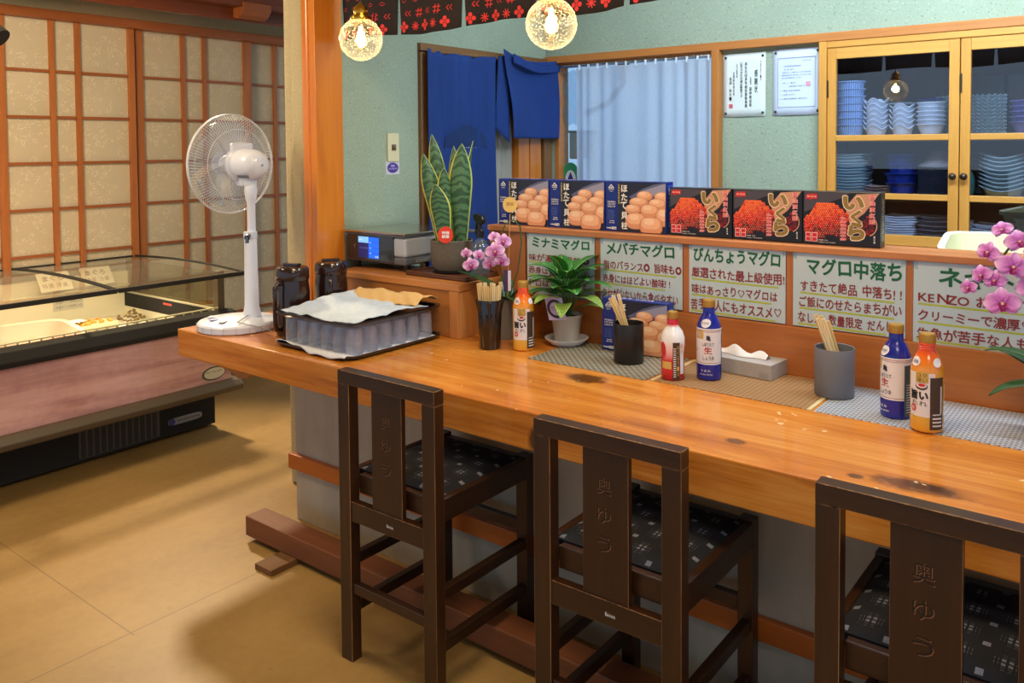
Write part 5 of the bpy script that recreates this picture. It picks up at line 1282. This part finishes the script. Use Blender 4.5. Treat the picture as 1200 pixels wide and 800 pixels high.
for (u, v) in pts: vs += [fy(u, 1.50, 0), fy(u, (v + 1.50) / 2, 0), fy(u, v, 0)]
for i in range(20):
    for j in range(2): fs.append((3 * i + j, 3 * i + 3 + j, 3 * i + 4 + j, 3 * i + 1 + j))
q.add(vs, fs); q.build('faded_patch', FADE, hp, smooth=180, label='dark faded half-round patch')
q = MB(); rn = random.Random(2)
for i in range(12):
    a = .20 + .012 * i; q.add([fy(a, 1.497 + rn.uniform(-.004, .004), 0), fy(a + .008, 1.495, 0), fy(a + .010, 1.500 + rn.uniform(-.004, .006), 0)], [(0, 1, 2)])
q.build('white_scribble', flat('scribble', (190, 200, 220), .8), hp)
def flap(u, v):
    yy = .565 + .445 * u - .05 * v * (1 - u) + .03 * sin(v * 4) * u; sag = .055 * sin(pi * min(1, u * 1.02)) * (v > .85) * 0
    zz = 1.545 + .47 * v - .03 * sin(pi * u) * v - .03 * u * v + .0 * v
    return (.040 + .016 * sin(u * 6 + 1 + v) + .010 * sin(v * 5 + u * 3) + .05 * (1 - v) * .3 - .02 * (u > .95), yy, zz)
fl = MB().grid(flap, 40, 30).build('tossed_panel', INDIGO, nr, smooth=180, solid=.002)
def fold(u, v): return (.060 + .006 * sin(u * 9), .58 + .42 * u, 1.985 - .028 * sin(pi * u) - .04 * v - .02 * u + .010 * (1 - v) * (1 - u) ** 4)
MB().grid(fold, 24, 4).build('folded_edge', INDIGO, nr, smooth=180, solid=.006)
def side_(u, v): return (.010 + .030 * u, .512 + .055 * u - .05 * (1 - v) * (1 - u) * .6, 1.60 + .38 * v - .08 * (1 - v) * u)
MB().grid(side_, 6, 16).build('hanging_fold', INDIGO, nr, smooth=180, solid=.002)
def beige(u, v): return (.012 * sin(u * 26), .60 + .32 * u, .7 + 1.0 * v)
tag(MB().grid(lambda u, v: (XW - .03 + .012 * sin(u * 30), 3.20 + .44 * u, .75 + 1.15 * v), 60, 4).build('door_curtain', cloth('beige_curtain', (150, 146, 136), (178, 172, 160), 160), smooth=180, solid=.001), 'plain beige curtain hanging behind the blue one in the kitchen doorway', 'curtain')
# lace curtain
x = M('lace_curtain'); n = x.noise(120, 2, sc=(1, 1, .3)); X, Y, Z = x.xyz()
x.color(x.mix(n, (206, 216, 232), (232, 238, 246))).set(Roughness=.9)
tl = x.node('ShaderNodeBsdfTranslucent'); tl.inputs[0].default_value = lin((222, 232, 246)); tr = x.node('ShaderNodeBsdfTransparent')
m1 = x.node('ShaderNodeMixShader'); m1.inputs[0].default_value = .6; x.link(x.b.outputs[0], m1.inputs[1]); x.link(tl.outputs[0], m1.inputs[2])
m2 = x.node('ShaderNodeMixShader'); x.link(n * .22 + .05, m2.inputs[0]); x.link(m1.outputs[0], m2.inputs[1]); x.link(tr.outputs[0], m2.inputs[2]); x.link(m2.outputs[0], x.out.inputs[0])
LACE = x.m
lc = thing('lace_curtain', 'sheer white curtain gathered on a rail across the kitchen window', 'curtain', (-2.625, YB - .025, 0))
def lace(u, v):
    p = .5 + .5 * v; k = u * 58 + 4 * sin(u * 7)
    return (.81 * u + .004 * sin(k * .5), -.012 + (.008 * sin(k) + .008 * sin(k * .43 + 1)) * (1.15 - .35 * v), 1.10 + .835 * v)
MB().grid(lace, 260, 10).build('lace_cloth', LACE, lc, smooth=180)
hk = MB()
for i in range(14): hk.box(.02 + i * .06, .028 + i * .06, -.016, -.008, 1.925, 1.955)
hk.build('curtain_hook', flat('hook_white', (220, 226, 232), .4), lc)
tag(MB().tube([(-2.80, YB - .03, 1.952), (-1.81, YB - .03, 1.952)], .007, 10).build('curtain_rail', flat('rail_steel', (190, 200, 210), .25, 1.), smooth=60), 'thin metal curtain rail above the sheer curtain', 'curtain rail')
# sticker on the window pane
s_ = thing('window_sticker', 'green and blue triangular sticker low on the window glass', 'sticker', (-2.722, YB + .05, 1.292))
g = lambda k: (lambda u, v, w: (u, -.001 * k, v))
q = MB(); q.flatpoly([(-.062, 0)] + [(-.062 * cos(pi * i / 16), .03 + .085 * sin(pi * i / 16)) for i in range(17)] + [(.062, 0)], g(1), 0)
q.flatpoly([(-.036, 0)] + [(-.036 * cos(pi * i / 16), .02 + .05 * sin(pi * i / 16)) for i in range(17)] + [(.036, 0)], g(2), 1)
q.flatpoly([(-.026, .004), (.026, .004), (.0, .062)], g(3), 2); q.flatpoly(rect(-.058, -.026, .0, .020), g(3), 3); q.flatpoly(rect(.028, .058, .0, .020), g(3), 3)
q = q.build('sticker_print', [flat('stk_green', (40, 150, 110), .5), flat('stk_white', (226, 236, 240), .5), flat('stk_blue', (36, 60, 150), .5), flat('stk_red', (190, 40, 60), .5)], s_)
tag(MB().grid(lambda u, v: (-2.80 + .15 * u, YB + .045 + .006 * sin(u * 9 + v * 14), 1.62 + .31 * v + .01 * sin(u * 12)), 20, 20).build('plastic_sheet', glass('plastic_film', (214, 230, 240), .3, .08, body=.08, body_c=(190, 210, 230)), smooth=180), 'wavy clear plastic sheet covering the upper left of the kitchen window', 'plastic sheet')

# ------------------------------------------------------------------ notices and switch
def notice(x0, x1, z0, z1, label, mt):
    t = thing('paper_notice', label, 'notice', ((x0 + x1) / 2, YB - .001, z0), 0, 'papers pinned on the kitchen wall')
    w_, h = x1 - x0, z1 - z0
    MB().grid(lambda u, v: (-w_ / 2 + w_ * u, -.002 - .003 * sin(pi * u) * (1 - v), h * v), 8, 8).build('paper', mt, t, smooth=180, solid=.0006)
    for sx in (-1, 1):
        for zz in (.018, h - .018): MB().lathe([(0, 0), (.0062, 0), (.0062, .003), (.003, .006), (0, .006)], 12).build('drawing_pin', flat('pin_dark', (40, 52, 48), .3), t, smooth=40).matrix_basis = Matrix.Translation((sx * (w_ / 2 - .014), -.004, zz)) @ Matrix.Rotation(R(90), 4, 'X')
    return t, w_, h
fn = lambda u, v, w: (u, -.0062, v)
t, w_, h = notice(-1.757, -1.538, 1.640, 1.952, 'white certificate with vertical brush lettering and a red seal', flat('paper_white', (214, 224, 222), .7))
q = MB()
for (s, u, a, b, ww) in (('令和五年十一月', .395, .55, .87, .006), ('感謝状', .285, .36, .74, .016), ('水産組合', .16, .50, .62, .008), ('田中商店殿', .155, .15, .46, .012), ('あなたは多年組合業務発展', .05, .14, .86, .013), ('に尽力され功績は顕著です', -.06, .30, .86, .012), ('よって感謝の意', -.165, .62, .84, .007), ('全国組合連合会', -.24, .34, .72, .008), ('会長 鈴木一', -.32, .26, .64, .012)):
    col(q, s, u * w_ * 1.0, a * h, b * h, ww, fn, .01)
q.build('certificate_lettering', INK, t); q = MB().flatpoly(rect(-.355 * w_, -.265 * w_, .14 * h, .205 * h), fn); q.build('red_seal', flat('seal_red', (200, 90, 100), .7), t)
t, w_, h = notice(-1.502, -1.272, 1.640, 1.958, 'bluish white framed letter with printed lines and a faint red seal', flat('paper_blue_white', (204, 216, 236), .7))
q = MB()
for a, b, c_, d_ in ((-.39, -.384, .12, .86), (.384, .39, .12, .86), (-.39, .39, .12, .126), (-.39, .39, .854, .86)): q.flatpoly(rect(a * w_, b * w_, c_ * h, d_ * h), fn)
for (s, a, b, z) in (('令和六年三月', .12, .30, .81), ('全国水産物卸協会加盟店各位', -.26, .10, .735), ('拝 啓 時下', -.26, -.05, .685), ('御清栄のこととお慶び申し上げます平素は格別', -.29, .30, .64), ('御高配を賜り厚く御礼申し上げますさて今般', -.31, .30, .60), ('左記の通り御案内申し上げます', -.31, .10, .56), ('記 一 期日', -.28, -.02, .485), ('水産協会 会長 印', -.16, .18, .435), ('一 場所 中央市場会館', -.33, .08, .37), ('一 会費 三千円', -.33, -.04, .31), ('一 備考 御連絡先 電話受付', -.33, .22, .25)): row(q, s, a * w_, b * w_, z * h - .0035, z * h + .0035, fn, .0)
q.build('letter_print', flat('print_slate', (74, 92, 130), .7), t); q = MB()
for a, b, c_, d_ in ((.20, .29, .425, .495),): q.flatpoly(rect(a * w_, b * w_, c_ * h, d_ * h), fn)
q.build('red_seal', flat('seal_pink', (206, 150, 170), .7), t)
t = thing('light_switch', 'cream switch plate with a dark toggle on the green wall', 'switch', (XW, 2.688, 1.50))
MB().box(0, .008, -.036, .036, -.066, .066).build('plate', flat('switch_cream', (214, 206, 170), .4), t, bev=.003); MB().box(.008, .010, -.012, .014, -.014, .014).bar((.008, 0, 0), (.024, -.008, .004), .010, .008).build('toggle', flat('switch_toggle', (104, 88, 58), .4), t)
t = thing('wall_sticker', 'small white label with a purple oval under the switch', 'sticker', (XW + .0005, 2.687, 1.406))
MB().box(0, .001, -.042, .042, -.031, .031).build('label_paper', flat('label_pale', (206, 204, 214), .5), t, bev=.0004); o_ = MB().flatpoly(ell(0, 0, .035, .024, 0, 28), lambda u, v, w: (.0014, u, v)).build('purple_oval', flat('oval_purple', (74, 52, 150), .5), t)
q = MB(); row(q, '禁煙席', -.012, .012, .004, .014, lambda u, v, w: (.0018, u, v), .02); row(q, 'NO SMOKING', -.026, .026, -.008, -.001, lambda u, v, w: (.0018, u, v), .01); q.build('oval_lettering', flat('oval_pale', (196, 190, 226), .5), o_)

# ------------------------------------------------------------------ china cabinet
cb = thing('china_cabinet', 'glazed wooden china cabinet built into the kitchen wall', 'cabinet', (-1.27, YB, 0))
A = lambda xx: xx + 1.27
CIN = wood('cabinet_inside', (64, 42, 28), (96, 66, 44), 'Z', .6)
CX1 = .72
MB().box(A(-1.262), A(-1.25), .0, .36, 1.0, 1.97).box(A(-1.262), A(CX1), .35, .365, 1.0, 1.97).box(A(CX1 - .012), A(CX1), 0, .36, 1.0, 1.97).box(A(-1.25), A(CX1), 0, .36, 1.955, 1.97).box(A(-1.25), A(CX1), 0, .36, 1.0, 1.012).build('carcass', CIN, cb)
MB().box(A(-1.27), A(-1.235), -.045, .02, .95, 1.972).build('side_post', CAB_Z, cb, bev=.003)
MB().box(A(-1.235), A(CX1), -.04, .01, 1.942, 1.972).box(A(-1.235), A(CX1), -.04, .01, .95, 1.052).build('face_rail', CAB_X, cb, bev=.003)
SHF = ((1.530, 1), (1.272, 2), (1.062, 3))
for zz, _ in SHF: MB().box(A(-1.25), A(CX1 - .012), .012, .35, zz - .018, zz).build('shelf', CAB_X, cb)
CGL = glass('cabinet_glass', (236, 241, 250), .22, .01)
def cdoor(x0, x1, kx):
    d_ = MB().box(0, .038, -.034, -.008, 0, .888).box(x1 - x0 - .040, x1 - x0, -.034, -.008, 0, .888).build('door', CAB_Z, cb, loc=(A(x0), 0, 1.054), bev=.002)
    q = MB(); w_ = x1 - x0 - .04
    for a, b in ((0, .046), (.202, .228), (.462, .488), (.836, .888)): q.box(.038, w_, -.033, -.009, a, b)
    q.build('door_rail', CAB_X, d_, bev=.002)
    MB().box(.03, w_ + .01, -.022, -.019, .03, .85).build('glass_pane', CGL, d_)
    k = MB().lathe([(0, 0), (.006, 0), (.006, .012), (.013, .016), (.015, .022), (.011, .028), (0, .030)], 18).build('knob', flat('knob_bronze', (66, 50, 40), .35, .6), d_, smooth=50)
    k.matrix_basis = Matrix.Translation((kx - x0, -.034, .308)) @ Matrix.Rotation(R(90), 4, 'X')
    h_ = MB().box(-.004, .006, -.037, -.030, .66, .74).build('hinge', flat('hinge_dark', (70, 56, 40), .4, .6), d_)
    return d_
cdoor(-1.233, -.685, -.705); cdoor(-.681, -.135, -.662); cdoor(-.131, .415, .395)

# china: everything stands on the cabinet shelves
WHT = flat('china_white', (224, 230, 238), .2, coat=.3); CEL = flat('china_celadon', (176, 196, 196), .25, coat=.3)
x = M('blue_stripe_china'); a_ = x.node('ShaderNodeSeparateXYZ'); x.link(x.coord('UV'), a_.inputs[0]); U = V(x.nt, a_.outputs[0])
x.color(x.mix(((U * 40).frac() - .5).abs().lt(.12), (112, 156, 214), (226, 236, 246))).set(Roughness=.25); BST = x.m
x = M('cobalt_glaze'); x.color(x.mix(x.noise(40, 3), (14, 30, 110), (32, 66, 170))).set(Roughness=.15); COB = x.m
GRYC = flat('china_grey', (120, 124, 128), .35); DKC = flat('china_dark', (56, 58, 62), .3)
def stack(n, x_, y_, z0, dz, mk, label, cat, name, grp, jig=.0):
    o0 = None
    for i in range(n):
        loc = (x_ + random.uniform(-jig, jig), y_, z0 + .001 + i * dz)
        lab = label % order(i, n)
        if o0 is None: o0 = tag(mk(), lab, cat, grp); o0.name = name; o0.location = loc
        else: c = o0.copy(); COL.objects.link(c); c.location = loc; c['label'] = lab; c.rotation_euler.z = random.uniform(-.2, .2) if jig else 0
def bowl(r, h, foot, mt, name='bowl', warp=None, n=28):
    def mk(): return MB().lathe([(foot, 0), (foot, .004), (foot * 1.25, .006), (r * .80, h * .55), (r * .90, h - .009), (r, h - .004), (r, h), (r - .004, h), (r * .77, h * .57), (foot, .010), (0, .009)], n, warp=warp).build(name, mt, smooth=40)
    return mk
def plate(r, h, mt, name='plate', warp=None, n=32):
    def mk(): return MB().lathe([(r * .55, 0), (r * .57, .003), (r * .9, h * .6), (r, h), (r - .002, h + .001), (r * .88, h * .72), (r * .5, .006), (0, .006)], n, warp=warp).build(name, mt, smooth=40)
    return mk
S1, S2, S3 = 1.530, 1.272, 1.062
yb = YB + .11
def cylb(): return MB().lathe([(.044, 0), (.050, .004), (.058, .040), (.062, .052), (.068, .057), (.068, .062), (.064, .062), (.052, .008), (0, .006)], 28).build('striped_bowl', BST, smooth=40)
stack(7, -1.170, yb, S1, .0335, cylb, 'blue striped bowl on the top cabinet shelf, %s of stack', 'bowl', 'striped_bowl', 'blue striped bowls')
pinch = lambda r, z, a: (r * (1 + .05 * cos(4 * a)), z + .018 * (r / .07) ** 2 * cos(4 * a) * (z > .02))
stack(6, -1.053, yb - .01, S1, .024, bowl(.054, .050, .027, WHT, warp=pinch), 'white pinched bowl beside the striped bowls, %s of stack', 'bowl', 'pinched_bowl', 'white pinched bowls')
stack(5, -0.941, yb - .005, S1, .024, bowl(.0535, .050, .027, WHT, warp=pinch), 'white pinched bowl left of the round white bowls, %s of stack', 'bowl', 'pinched_bowl', 'white pinched bowls')
stack(1, -0.940, yb - .005, S1 + .142, .02, plate(.058, .012, CEL), 'shallow saucer lying on the right pinched bowls (%s)', 'saucer', 'saucer', 'small saucers')
stack(6, -0.820, yb - .01, S1, .019, bowl(.062, .058, .030, WHT), 'round white bowl in the cabinet middle, %s of stack', 'bowl', 'round_bowl', 'round white bowls')
tag(MB().lathe([(.055, 0), (.06, .002), (.05, .006), (0, .004)], 24).build('blue_dish', COB, loc=(-0.820, yb - .01, S1 + .162), smooth=40), 'small cobalt blue dish in the top round white bowl', 'dish')
stack(11, -0.697, yb - .005, S1, .012, plate(.056, .014, WHT), 'white plate behind first cabinet door stile, %s of stack', 'plate', 'small_plate', 'small white plates')
stack(10, -0.770, yb + .13, S1, .018, plate(.06, .018, CEL, warp=lambda r, z, a: (r, z + .003 * cos(16 * a) * (r > .05))), 'pale scalloped saucer in the back row, %s of stack', 'saucer', 'scalloped_saucer', 'back row saucers')
stack(11, -0.597, yb - .01, S1, .0155, plate(.070, .018, CEL, warp=lambda r, z, a: (r, z + .004 * cos(18 * a) * (r > .055)), n=72), 'wavy-rimmed celadon dish behind the second door, %s of stack', 'dish', 'wavy_dish', 'wavy celadon dishes')
def lac(): return MB().box(-.065, .065, -.045, .045, 0, .13).build('lacquer_box', flat('lacquer_black', (30, 22, 22), .2), bev=.004)
o = tag(lac(), 'tall black lacquer box behind the wavy dishes, left of the pair', 'box', 'black lacquer boxes'); o.location = (-.620, YB + .27, S1 + .12 * 0)
o.location.z = S1 + .001; o.scale = (1, 1, 2.1)
c = o.copy(); COL.objects.link(c); c.location.x = -.478; c['label'] = 'tall black lacquer box behind the wavy dishes, right of the pair'
stack(5, -0.445, yb, S1, .022, bowl(.075, .06, .035, flat('china_violet', (120, 110, 170), .3)), 'violet-grey bowl near the right picture edge, %s of stack', 'bowl', 'violet_bowl', 'violet bowls')
# middle shelf
def sqp(w_, h, mt, name):
    def mk():
        n = 32; seq = [(w_ * .75, 0), (w_, h), (w_ * .97, h + .002), (w_ * .72, .006)]; vs = []; fs = []
        for k, z in seq: vs += [(a * k, b * k, z + (.006 * (abs(a * b)) if k > .8 * w_ else 0)) for a, b in ell(0, 0, 1, 1, 0, n, 9)]
        for i in range(3):
            for j in range(n): fs.append((i * n + j, i * n + (j + 1) % n, (i + 1) * n + (j + 1) % n, (i + 1) * n + j))
        fs += [tuple(range(n))[::-1], tuple(range(3 * n, 4 * n))]
        return MB().add(vs, fs).build(name, mt, smooth=35)
    return mk
stack(13, -1.160, yb, S2, .0138, sqp(.078, .012, CEL, 'square_plate'), 'grey-white square plate at left of middle shelf, %s of stack', 'plate', 'square_plate', 'square plates', .003)
stack(3, -1.030, yb - .05, S2, .012, sqp(.05, .010, flat('china_brown', (150, 124, 112), .4), 'small_square_plate'), 'small brownish plate by the cobalt bowls, %s of stack', 'plate', 'small_square_plate', 'small brown plates')
stack(4, -0.947, yb + .02, S2, .042, bowl(.078, .055, .045, COB, warp=lambda r, z, a: (r * (1 + .03 * cos(8 * a)), z)), 'cobalt blue bowl on the middle shelf, %s of stack', 'bowl', 'cobalt_bowl', 'cobalt bowls', .004)
t = tag(MB().box(-.078, .078, -.08, .08, 0, .004).box(-.078, .078, -.08, -.077, 0, .115).box(-.078, .078, .077, .08, 0, .115).box(-.078, -.075, -.08, .08, 0, .115).box(.075, .078, -.08, .08, 0, .115).build('clear_box', glass('smoke_box', (150, 160, 176), .15, .05, body=.12, body_c=(90, 100, 120)), loc=(-0.783, yb + .01, S2 + .001)), 'smoky clear plastic box on the middle shelf beside the cobalt bowls', 'box')
t = thing('pink_pouch', 'pink folded pouch inside the smoky clear box', 'pouch', (-.780, yb + .01, S2 + .010)); MB().grid(lambda u, v: (-.05 + .10 * u, -.03 + .06 * v, .055 + .035 * sin(pi * u) * sin(pi * v) + .02 * u), 10, 8).grid(lambda u, v: (-.05 + .10 * u, -.03 + .06 * v, .0 + .055 * (abs(2 * u - 1) ** 4) * 1.0), 10, 8).build('pouch_body', flat('pouch_pink', (196, 122, 122), .7), t, smooth=180, solid=.003)
tag(MB().lathe([(.0, .075), (.03, .07), (.045, .05), (.07, .025), (.088, .012), (.088, .004), (0, 0)], 28).build('pot_lid', flat('lid_grey', (150, 140, 138), .4), loc=(-0.790, yb + .02, S2 + .122), smooth=40), 'grey domed pot lid resting on the smoky clear box', 'lid')
tag(MB().lathe([(.018, 0), (.026, .02), (.028, .07), (.020, .10), (.012, .11), (.010, .118), (0, .12)], 24).build('tea_jar', flat('jar_green', (70, 130, 120), .3), loc=(-0.673, yb + .0, S2 + .001), smooth=40), 'small green jar near the cabinet door knobs', 'jar')
oval = lambda r, z, a: (r * (1 + .12 * cos(2 * a)), z + .012 * cos(2 * a) * (r > .06))
stack(9, -0.537, yb - .005, S2, .0175, bowl(.085, .040, .045, CEL, warp=oval, n=36), 'celadon oval bowl behind the second door, %s of stack', 'bowl', 'oval_bowl', 'celadon oval bowls')
stack(6, -0.645, yb + .15, S2, .024, bowl(.05, .04, .03, GRYC), 'small grey bowl behind the oval bowls, %s of stack', 'bowl', 'small_grey_bowl', 'small grey bowls')
stack(5, -0.390, yb, S2, .030, bowl(.07, .05, .035, flat('china_bluegrey', (120, 136, 176), .3)), 'blue-grey bowl by the right edge, %s of stack', 'bowl', 'bluegrey_bowl', 'blue-grey bowls')
# bottom shelf
stack(10, -0.940, yb, S3, .0108, sqp(.082, .012, WHT, 'square_dish'), 'white square dish on the bottom cabinet shelf, %s of stack', 'dish', 'square_dish', 'white square dishes', .003)
stack(6, -0.790, yb, S3, .0195, sqp(.076, .016, GRYC, 'grey_dish'), 'grey square dish on the bottom shelf, %s of stack', 'dish', 'grey_dish', 'grey square dishes', .004)
stack(6, -0.685, yb - .02, S3, .017, sqp(.045, .012, WHT, 'little_dish'), 'little white dish by the door knob stiles, %s of stack', 'dish', 'little_dish', 'little white dishes', .003)
stack(5, -0.575, yb, S3, .019, sqp(.070, .012, WHT, 'fan_dish'), 'white dish on bottom shelf behind second door, %s of stack', 'dish', 'fan_dish', 'white dishes behind second door', .006)
stack(4, -0.445, yb, S3, .026, bowl(.055, .045, .03, GRYC), 'grey bowl on bottom shelf near right edge, %s of stack', 'bowl', 'grey_bowl', 'grey bowls')
# white kitchen tub beyond the rail
tub('kitchen_tub', 'large cream plastic tub on the kitchen bench behind the last sign', 'tub', (-.325, 3.075, .931), R(8), .32, .25, .246, flat('tub_ivory', (222, 220, 186), .45), flat('tub_rim', (232, 236, 214), .45), .006, .04)

# ------------------------------------------------------------------ pendant lamps
x = M('bubble_glass'); tr = x.node('ShaderNodeBsdfTransparent'); gl = x.node('ShaderNodeBsdfGlossy'); gl.inputs[1].default_value = .05
lw = x.node('ShaderNodeLayerWeight'); lw.inputs[0].default_value = .5; df = x.node('ShaderNodeBsdfTranslucent'); df.inputs[0].default_value = lin((255, 246, 222)); dd = x.node('ShaderNodeBsdfDiffuse'); dd.inputs[0].default_value = lin((252, 246, 226))
dm = x.node('ShaderNodeMixShader'); dm.inputs[0].default_value = .4; x.link(df.outputs[0], dm.inputs[1]); x.link(dd.outputs[0], dm.inputs[2])
bub = x.voro(150).lt(.30) * x.noise(40, 1).gt(.42)
m1 = x.node('ShaderNodeMixShader'); fc = V(x.nt, lw.outputs['Facing']); x.link((fc * fc * fc * .6 + .04).mn(1.), m1.inputs[0]); x.link(tr.outputs[0], m1.inputs[1]); x.link(gl.outputs[0], m1.inputs[2])
m2 = x.node('ShaderNodeMixShader'); x.link((bub * .42 + V(x.nt, lw.outputs['Facing']) * V(x.nt, lw.outputs['Facing']) * .22 + .008).mn(.9), m2.inputs[0]); x.link(m1.outputs[0], m2.inputs[1]); x.link(dm.outputs[0], m2.inputs[2]); x.link(m2.outputs[0], x.out.inputs[0])
BUB = x.m; BRASS = flat('lamp_brass', (206, 160, 60), .25, 1.)
FIL = flat('lamp_filament', (255, 226, 150), .5, emit=70., emit_c=(255, 206, 120)); BULBG = glass('bulb_glass', (255, 246, 226), .06)
def pendant(x_, y_, z_, label):
    t = thing('pendant_lamp', label, 'lamp', (x_, y_, z_), 0, 'bubble glass pendant lamps')
    r_ = .0745
    MB().lathe([(r_ * sin(pi * i / 24), -r_ * cos(pi * i / 24)) for i in range(22)], 40, caps=False).build('glass_globe', BUB, t, smooth=180)
    MB().lathe([(.034, .064), (.036, .070), (.034, .078), (.026, .082), (.024, .094), (.026, .098), (.022, .110), (.010, .120), (.006, .126), (0, .126)], 24).build('cap', BRASS, t, smooth=40)
    MB().tube([(0, 0, .12), (0, 0, 2.75 - z_)], .0028, 8).build('cord', flat('cord_brown', (60, 44, 34), .6), t)
    b_ = MB().lathe([(.012, .068), (.013, .055), (.020, .030), (.027, .004), (.024, -.018), (.012, -.032), (0, -.036)], 20).build('bulb', BULBG, t, smooth=180)
    q = MB()
    for i in range(6):
        a = 2 * pi * i / 6; q.tube([(.004 * cos(a), .004 * sin(a), .045), (.010 * cos(a), .010 * sin(a), -.012)], .0016, 5)
    q.build('filament', FIL, b_)
    l = lamp('bulb_glow', 'POINT', (0, 0, .01), 3.2, (1., .78, .46), .022); l.parent = t; return t
PYY = 1.96
pendant(-2.225, PYY, 1.877, 'round bubble-glass pendant lamp by the orange pillar')
pendant(-1.409, PYY, 1.853, 'round bubble-glass pendant lamp above the blue doorway curtain')
pendant(-.577, PYY, 1.907, 'bubble-glass pendant lamp peeping in at the top picture edge')

# ------------------------------------------------------------------ valance above the counter
vl = thing('counter_valance', 'short black cloth valance with red woven motifs above the counter', 'valance', (0, 2.36, 0))
VB = cloth('valance_black', (26, 20, 22), (40, 30, 32), 300); VR = flat('valance_red', (206, 54, 56), .9)
MB().tube([(-2.80, 0, 2.43), (1.2, 0, 2.43)], .012, 10).build('valance_rod', DOOR_WOOD, vl, smooth=60)
edges = [-2.805, -2.455, -2.098, -1.74, -1.385, -1.10, -.77, -.42, -.07, .28, .63]
ZB, ZT_ = 1.953, 2.425
wav = lambda u: .010 * sin(u * 15) + .006 * sin(u * 37)
for i in range(len(edges) - 1):
    a, b = edges[i] + .0005, edges[i + 1] - .0005
    def pan(u, v, a=a, b=b):
        px_ = a + (b - a) * u; e = min(u, 1 - u); nar = .011 * max(0, 1 - v * 2.2) * (e < .03) * (edges[0] < px_ < edges[-1])
        return (px_ + (nar if u < .5 else -nar), wav(px_), ZB + (ZT_ - ZB) * v + .008 * sin(px_ * 9) * (1 - v))
    p_ = MB().grid(pan, 30, 8).build('valance_panel', VB, vl, smooth=180, solid=.001)
    q = MB()
    def mot(cx_, cz, kind):
        fn_ = lambda u, v, w: (u, wav(u) - .0018, v); s = .022
        if kind == 0:
            for dx, dz in ((.62, 0), (-.62, 0), (0, .62), (0, -.62)): q.flatpoly(ell(cx_ + dx * s, cz + dz * s, s * .40, s * .40, 0, 10), fn_)
            q.flatpoly(ell(cx_, cz, s * .2, s * .2, 0, 8), fn_)
        elif kind == 1:
            for k in (-.35, .35):
                q.flatpoly([(cx_ + (k - .08) * s - .003, cz - s * .8), (cx_ + (k + .1) * s - .003, cz - s * .8), (cx_ + (k + .1) * s + .003, cz + s * .8), (cx_ + (k - .08) * s + .003, cz + s * .8)], fn_)
                q.flatpoly(rect(cx_ - s * .85, cx_ + s * .85, cz + (k - .09) * s, cz + (k + .09) * s), fn_)
        elif kind == 2:
            for dx in (-.35, .35):
                for sg in (-1, 1): q.flatpoly([(cx_ + dx * s - s * .3, cz), (cx_ + dx * s + s * .22, cz + sg * s * .5), (cx_ + dx * s + s * .36, cz + sg * s * .42), (cx_ + dx * s - s * .1, cz)], fn_)
        elif kind == 3:
            for k in range(4):
                a_ = pi / 4 * k + .2; c_, s_ = cos(a_), sin(a_); q.flatpoly([(cx_ + .8 * s * c_ - .09 * s * s_, cz + .8 * s * s_ + .09 * s * c_), (cx_ - .8 * s * c_ - .09 * s * s_, cz - .8 * s * s_ + .09 * s * c_), (cx_ - .8 * s * c_ + .09 * s * s_, cz - .8 * s * s_ - .09 * s * c_), (cx_ + .8 * s * c_ + .09 * s * s_, cz + .8 * s * s_ - .09 * s * c_)], fn_)
        else:
            for sg in (-1, 1): q.flatpoly([(cx_ - s * .7, cz), (cx_, cz + sg * s * .38), (cx_ + s * .7, cz), (cx_, cz + sg * s * .22)], fn_)
    for r_ in range(9):
        zz = ZB + .028 + r_ * .052
        if zz > ZT_ - .02: break
        nn = int((b - a - .01) / .058)
        for c_ in range(nn):
            seq_ = ((0, 3), (2, 1), (4, 4), (3, 0), (1, 2))[(r_) % 5]
            mot(a + .030 + (c_ + .35 * (r_ % 2)) * .058, zz, seq_[c_ % 2] if r_ % 5 != 2 else 4)
    q.build('woven_motif', VR, p_)

# black track lamp at the left picture edge
t = thing('track_lamp', 'black cylindrical spot lamp at the top left edge', 'lamp', (-3.205, 1.188, 1.890))
dv = Vector((.55, .35, -.55)).normalized()
MB().tube([(-.14 * dv.x, -.14 * dv.y, -.14 * dv.z), tuple(-dv * .13), tuple(dv * .0), tuple(dv * .006)], [.018, .030, .036, .036], 24).build('lamp_head', flat('lamp_black', (34, 30, 26), .35), t, smooth=40)
MB().tube([tuple(-dv * .08), (-.10, -.06, .16), (-.10, -.06, 2.75 - 1.890)], .009, 8).build('lamp_arm', flat('lamp_black', (34, 30, 26), .35), t, smooth=60)
